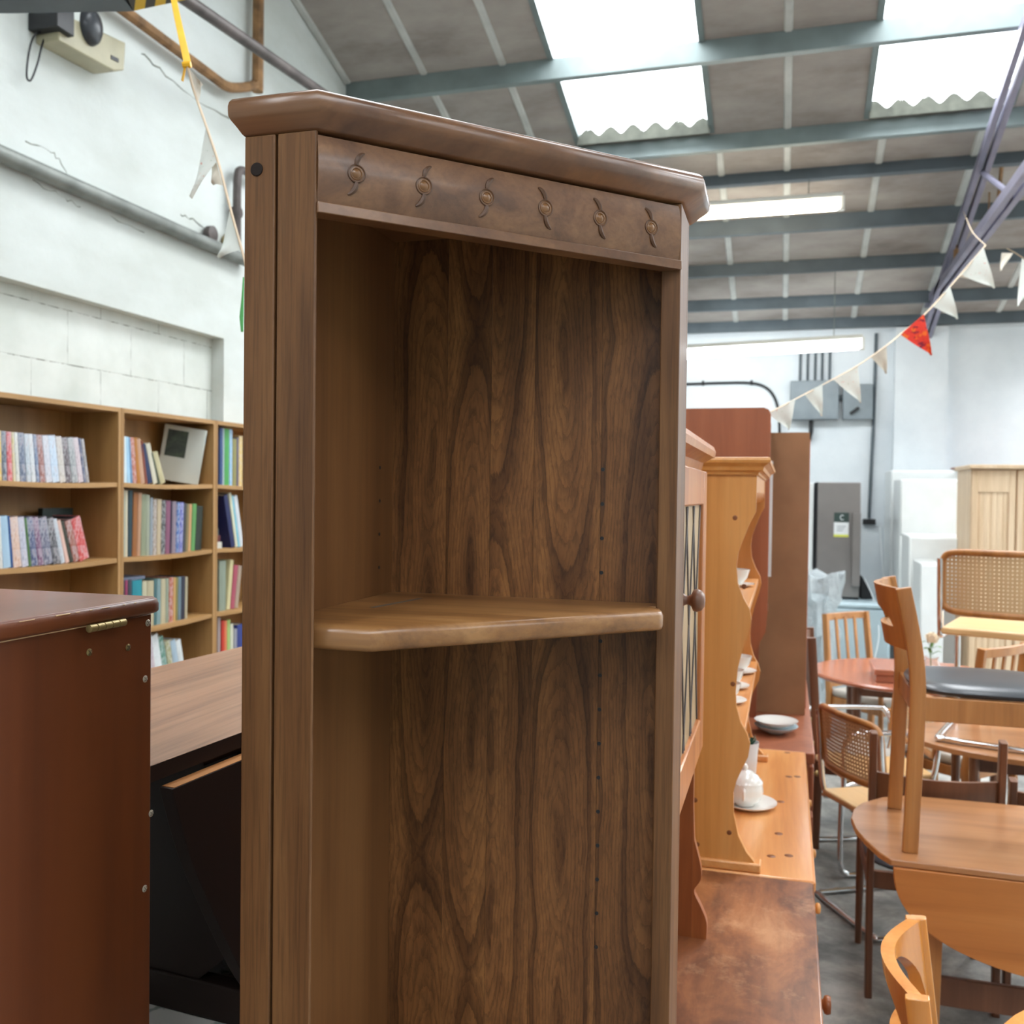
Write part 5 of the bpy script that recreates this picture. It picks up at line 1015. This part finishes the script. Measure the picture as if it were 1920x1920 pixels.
bm = B(); box(bm, a.x, b.x, 9.1470, 9.1476, b.z, b.z + h * .1); mk('label_stripe', bm, plain('lime_print', rgb(210, 214, 90), .5), lb, smooth=0)
bm = B(); c = Vector((a.x + s * .55, 9.147, a.z - h * .2)); tube(bm, [(c.x + .016 * math.cos(u), 9.147, c.z + .022 * math.sin(u)) for u in [PI * (.25 + 1.5 * k / 12) for k in range(13)]], .0035, 5); mk('label_mark', bm, 'white_plastic', lb)
bm = B()
for k in range(3): box(bm, a.x + s * .2, a.x + s * (.8 - k * .1), 9.1470, 9.1476, b.z + h * (.42 - k * .09), b.z + h * (.45 - k * .09))
mk('label_lines', bm, 'greybox', lb, smooth=0)
a = hy(1612, 1080, 9.3); c2 = hy(1636, 1122, 9.3)
bm = B(); prism(bm, [(a.x + .004, zf + .001), (c2.x, zf + .001), (c2.x - .02, zf + .06), (a.x + .02, a.z), (a.x + .004, a.z)], 1, 9.25, 9.45); solo('black_bag', bm, 'blackp', 'black pointed bag standing right of the steel fridge', 'bag', bevel=.01)
x0, x1, _, zt2 = rect((1500, 905), (1529, 1100), 9.2); bm = B(); box(bm, x0 - .12, x1 - .03, 9.2, 9.74, zf + .001, zt2); solo('fridge', bm, 'white_gloss', 'narrow pale fridge side directly left of the steel fridge', 'fridge', bevel=.008)
def fridge(p0, p1, y0, dep, z0, label, split=None, mat='white_gloss', hx_=None):
    x0, x1, zb, zt = rect(p0, p1, y0); t = thing('fridge', label, 'fridge', ((x0 + x1) / 2, y0 + dep / 2, z0), group='white fridges against the far wall')
    bm = B(); box(bm, x0, x1, y0 + .05, y0 + dep, z0 + .001, zt); mk('body', bm, mat, t, bevel=.01)
    zs = [z0 + .05] + ([split] if split else []) + [zt - .003]
    for a, b in zip(zs, zs[1:]): bm = B(); box(bm, x0, x1, y0, y0 + .047, a, b - .006); mk('door', bm, mat, t, bevel=.012)
    bm = B(); box(bm, x0 + .02, x1 - .02, y0 + .02, y0 + .0498, z0 + .001, z0 + .048); mk('kick_plate', bm, 'greybox', t, smooth=0)
    return x0, x1, zt
fridge((1672, 881), (1796, 1240), 9.6, .6, 0, 'tallest white fridge, against the boxed column behind the others')
fridge((1690, 898), (1819, 1240), 8.9, .6, 0, 'tall white fridge in front of the tallest one, left of the pale wardrobe', 1.42)
fridge((1706, 1005), (1832, 1240), 8.15, .55, 0, 'waist high white fridge in front of the tall fridges')
fridge((1728, 1056), (1768, 1240), 7.6, .5, 0, 'small narrow white appliance in front of the waist high fridge')
bm = B(); a = hy(1668, 890, 9.3); tube(bm, smoothpath([hy(1650, 988, YF - .05), hy(1655, 1060, 10), hy(1662, 1100, 9.9), hy(1690, 1112, 9.7)], 4), .006, 6); tube(bm, smoothpath([hy(1622, 1085, 9.2), hy(1640, 1130, 9.0), hy(1648, 1190, 8.8), hy(1640, 1235, 8.7)], 4), .005, 6)
solo('power_cable', bm, 'white_plastic', 'thin pale cable hanging loose in front of the pale blue freezer', 'cable')
# glazed pale wardrobe
t = thing('wardrobe', 'pale oak wardrobe with ribbed panels standing at the right edge behind the cane chair', 'wardrobe', (1.7, 8.2, 0))
x0 = hy(1822, 900, 7.6).x; zt = hy(1850, 874, 7.6).z
bm = B(); box(bm, x0, x0 + .9, 7.62, 8.2, 0, zt - .02); mk('carcass', bm, 'wardrobe', t, smooth=0)
bm = B(); box(bm, x0 - .02, x0 + .92, 7.56, 8.22, zt - .0198, zt + .01); mk('top', bm, 'wardrobe', t, bevel=.005)
for k in range(3):
    a = x0 + .005 + k * .3; bm = B(); box(bm, a, a + .04, 7.598, 7.6198, .05, zt - .03); box(bm, a + .245, a + .285, 7.598, 7.6198, .05, zt - .03); box(bm, a + .0401, a + .2449, 7.598, 7.6198, zt - .19, zt - .03); box(bm, a + .0401, a + .2449, 7.598, 7.6198, .05, .15); d = mk('door', bm, 'wardrobe', t, bevel=.003)
    bm = B(); R = []; N = 40
    for i in range(N + 1): x = a + .0403 + .2044 * i / N; R.append((x, 7.611 - .006 * abs(math.sin(i * PI / 8))))
    prism(bm, R + [(a + .2447, 7.6196), (a + .0403, 7.6196)], 2, .1502, zt - .1902); mk('ribbed_panel', bm, 'wardrobe', d, smooth=40)
x0 = hy(1804, 900, 9.56).x
t = thing('wardrobe', 'darker wardrobe top showing behind the pale oak wardrobe', 'wardrobe', (1.9, 9.8, 0)); bm = B(); box(bm, x0, x0 + .8, 9.56, 10.1, 0, hy(1830, 878, 9.56).z); mk('carcass', bm, 'mahog', t, bevel=.006)
bm = B(); box(bm, x0 - .015, x0 + .82, 9.54, 10.11, hy(1830, 878, 9.56).z + .0002, hy(1830, 878, 9.56).z + .02); mk('top', bm, 'mahog', t, bevel=.004)
# plastic wrapped roll
t = thing('wrapped_mattress', 'upright roll wrapped in crinkled clear plastic beside the tall brown cupboard', 'wrapped roll', (.3, 7.3, 0))
c = hy(1530, 1180, 7.3); bm = B(); lathe(bm, [(.13, 0), (.135, .1), (.13, .8), (.125, 1.0), (.05, 1.03)], (c.x, 7.3, 0), (0, 0, 1), 20); mk('roll', bm, 'pale_blue', t)
bm = B(); R = []
for i in range(15):
    z = .02 + 1.16 * i / 14; R.append([Vector((c.x + (.15 + .03 * math.sin(k * 1.9 + i * .9) + (.03 if i > 11 else 0) - (.06 if 9 < i < 12 else 0) * .5) * math.cos(2 * PI * k / 24), 7.3 + (.15 + .025 * math.sin(k * 2.3 + i)) * math.sin(2 * PI * k / 24), z + (.03 * math.sin(k * 1.3) if i > 1 else 0))) for k in range(24)])
loft(bm, R); mk('plastic_wrap', bm, 'film', t, smooth=40)
# ================================================================ light and view
w = bpy.data.worlds.new('overcast'); sc.world = w; w.use_nodes = True; bg = w.node_tree.nodes['Background']; bg.inputs[0].default_value = (.93, .97, 1, 1); bg.inputs[1].default_value = 5.0
sc.view_settings.view_transform = 'Standard'; sc.view_settings.look = 'None'; sc.view_settings.gamma = 1; sc.view_settings.exposure = 0.0; sc.view_settings.use_curve_mapping = False
sc.cycles.use_denoising = True; sc.cycles.max_bounces = 10; sc.cycles.diffuse_bounces = 5; sc.cycles.transparent_max_bounces = 12; sc.cycles.sample_clamp_indirect = 6
bpy.context.view_layer.update()
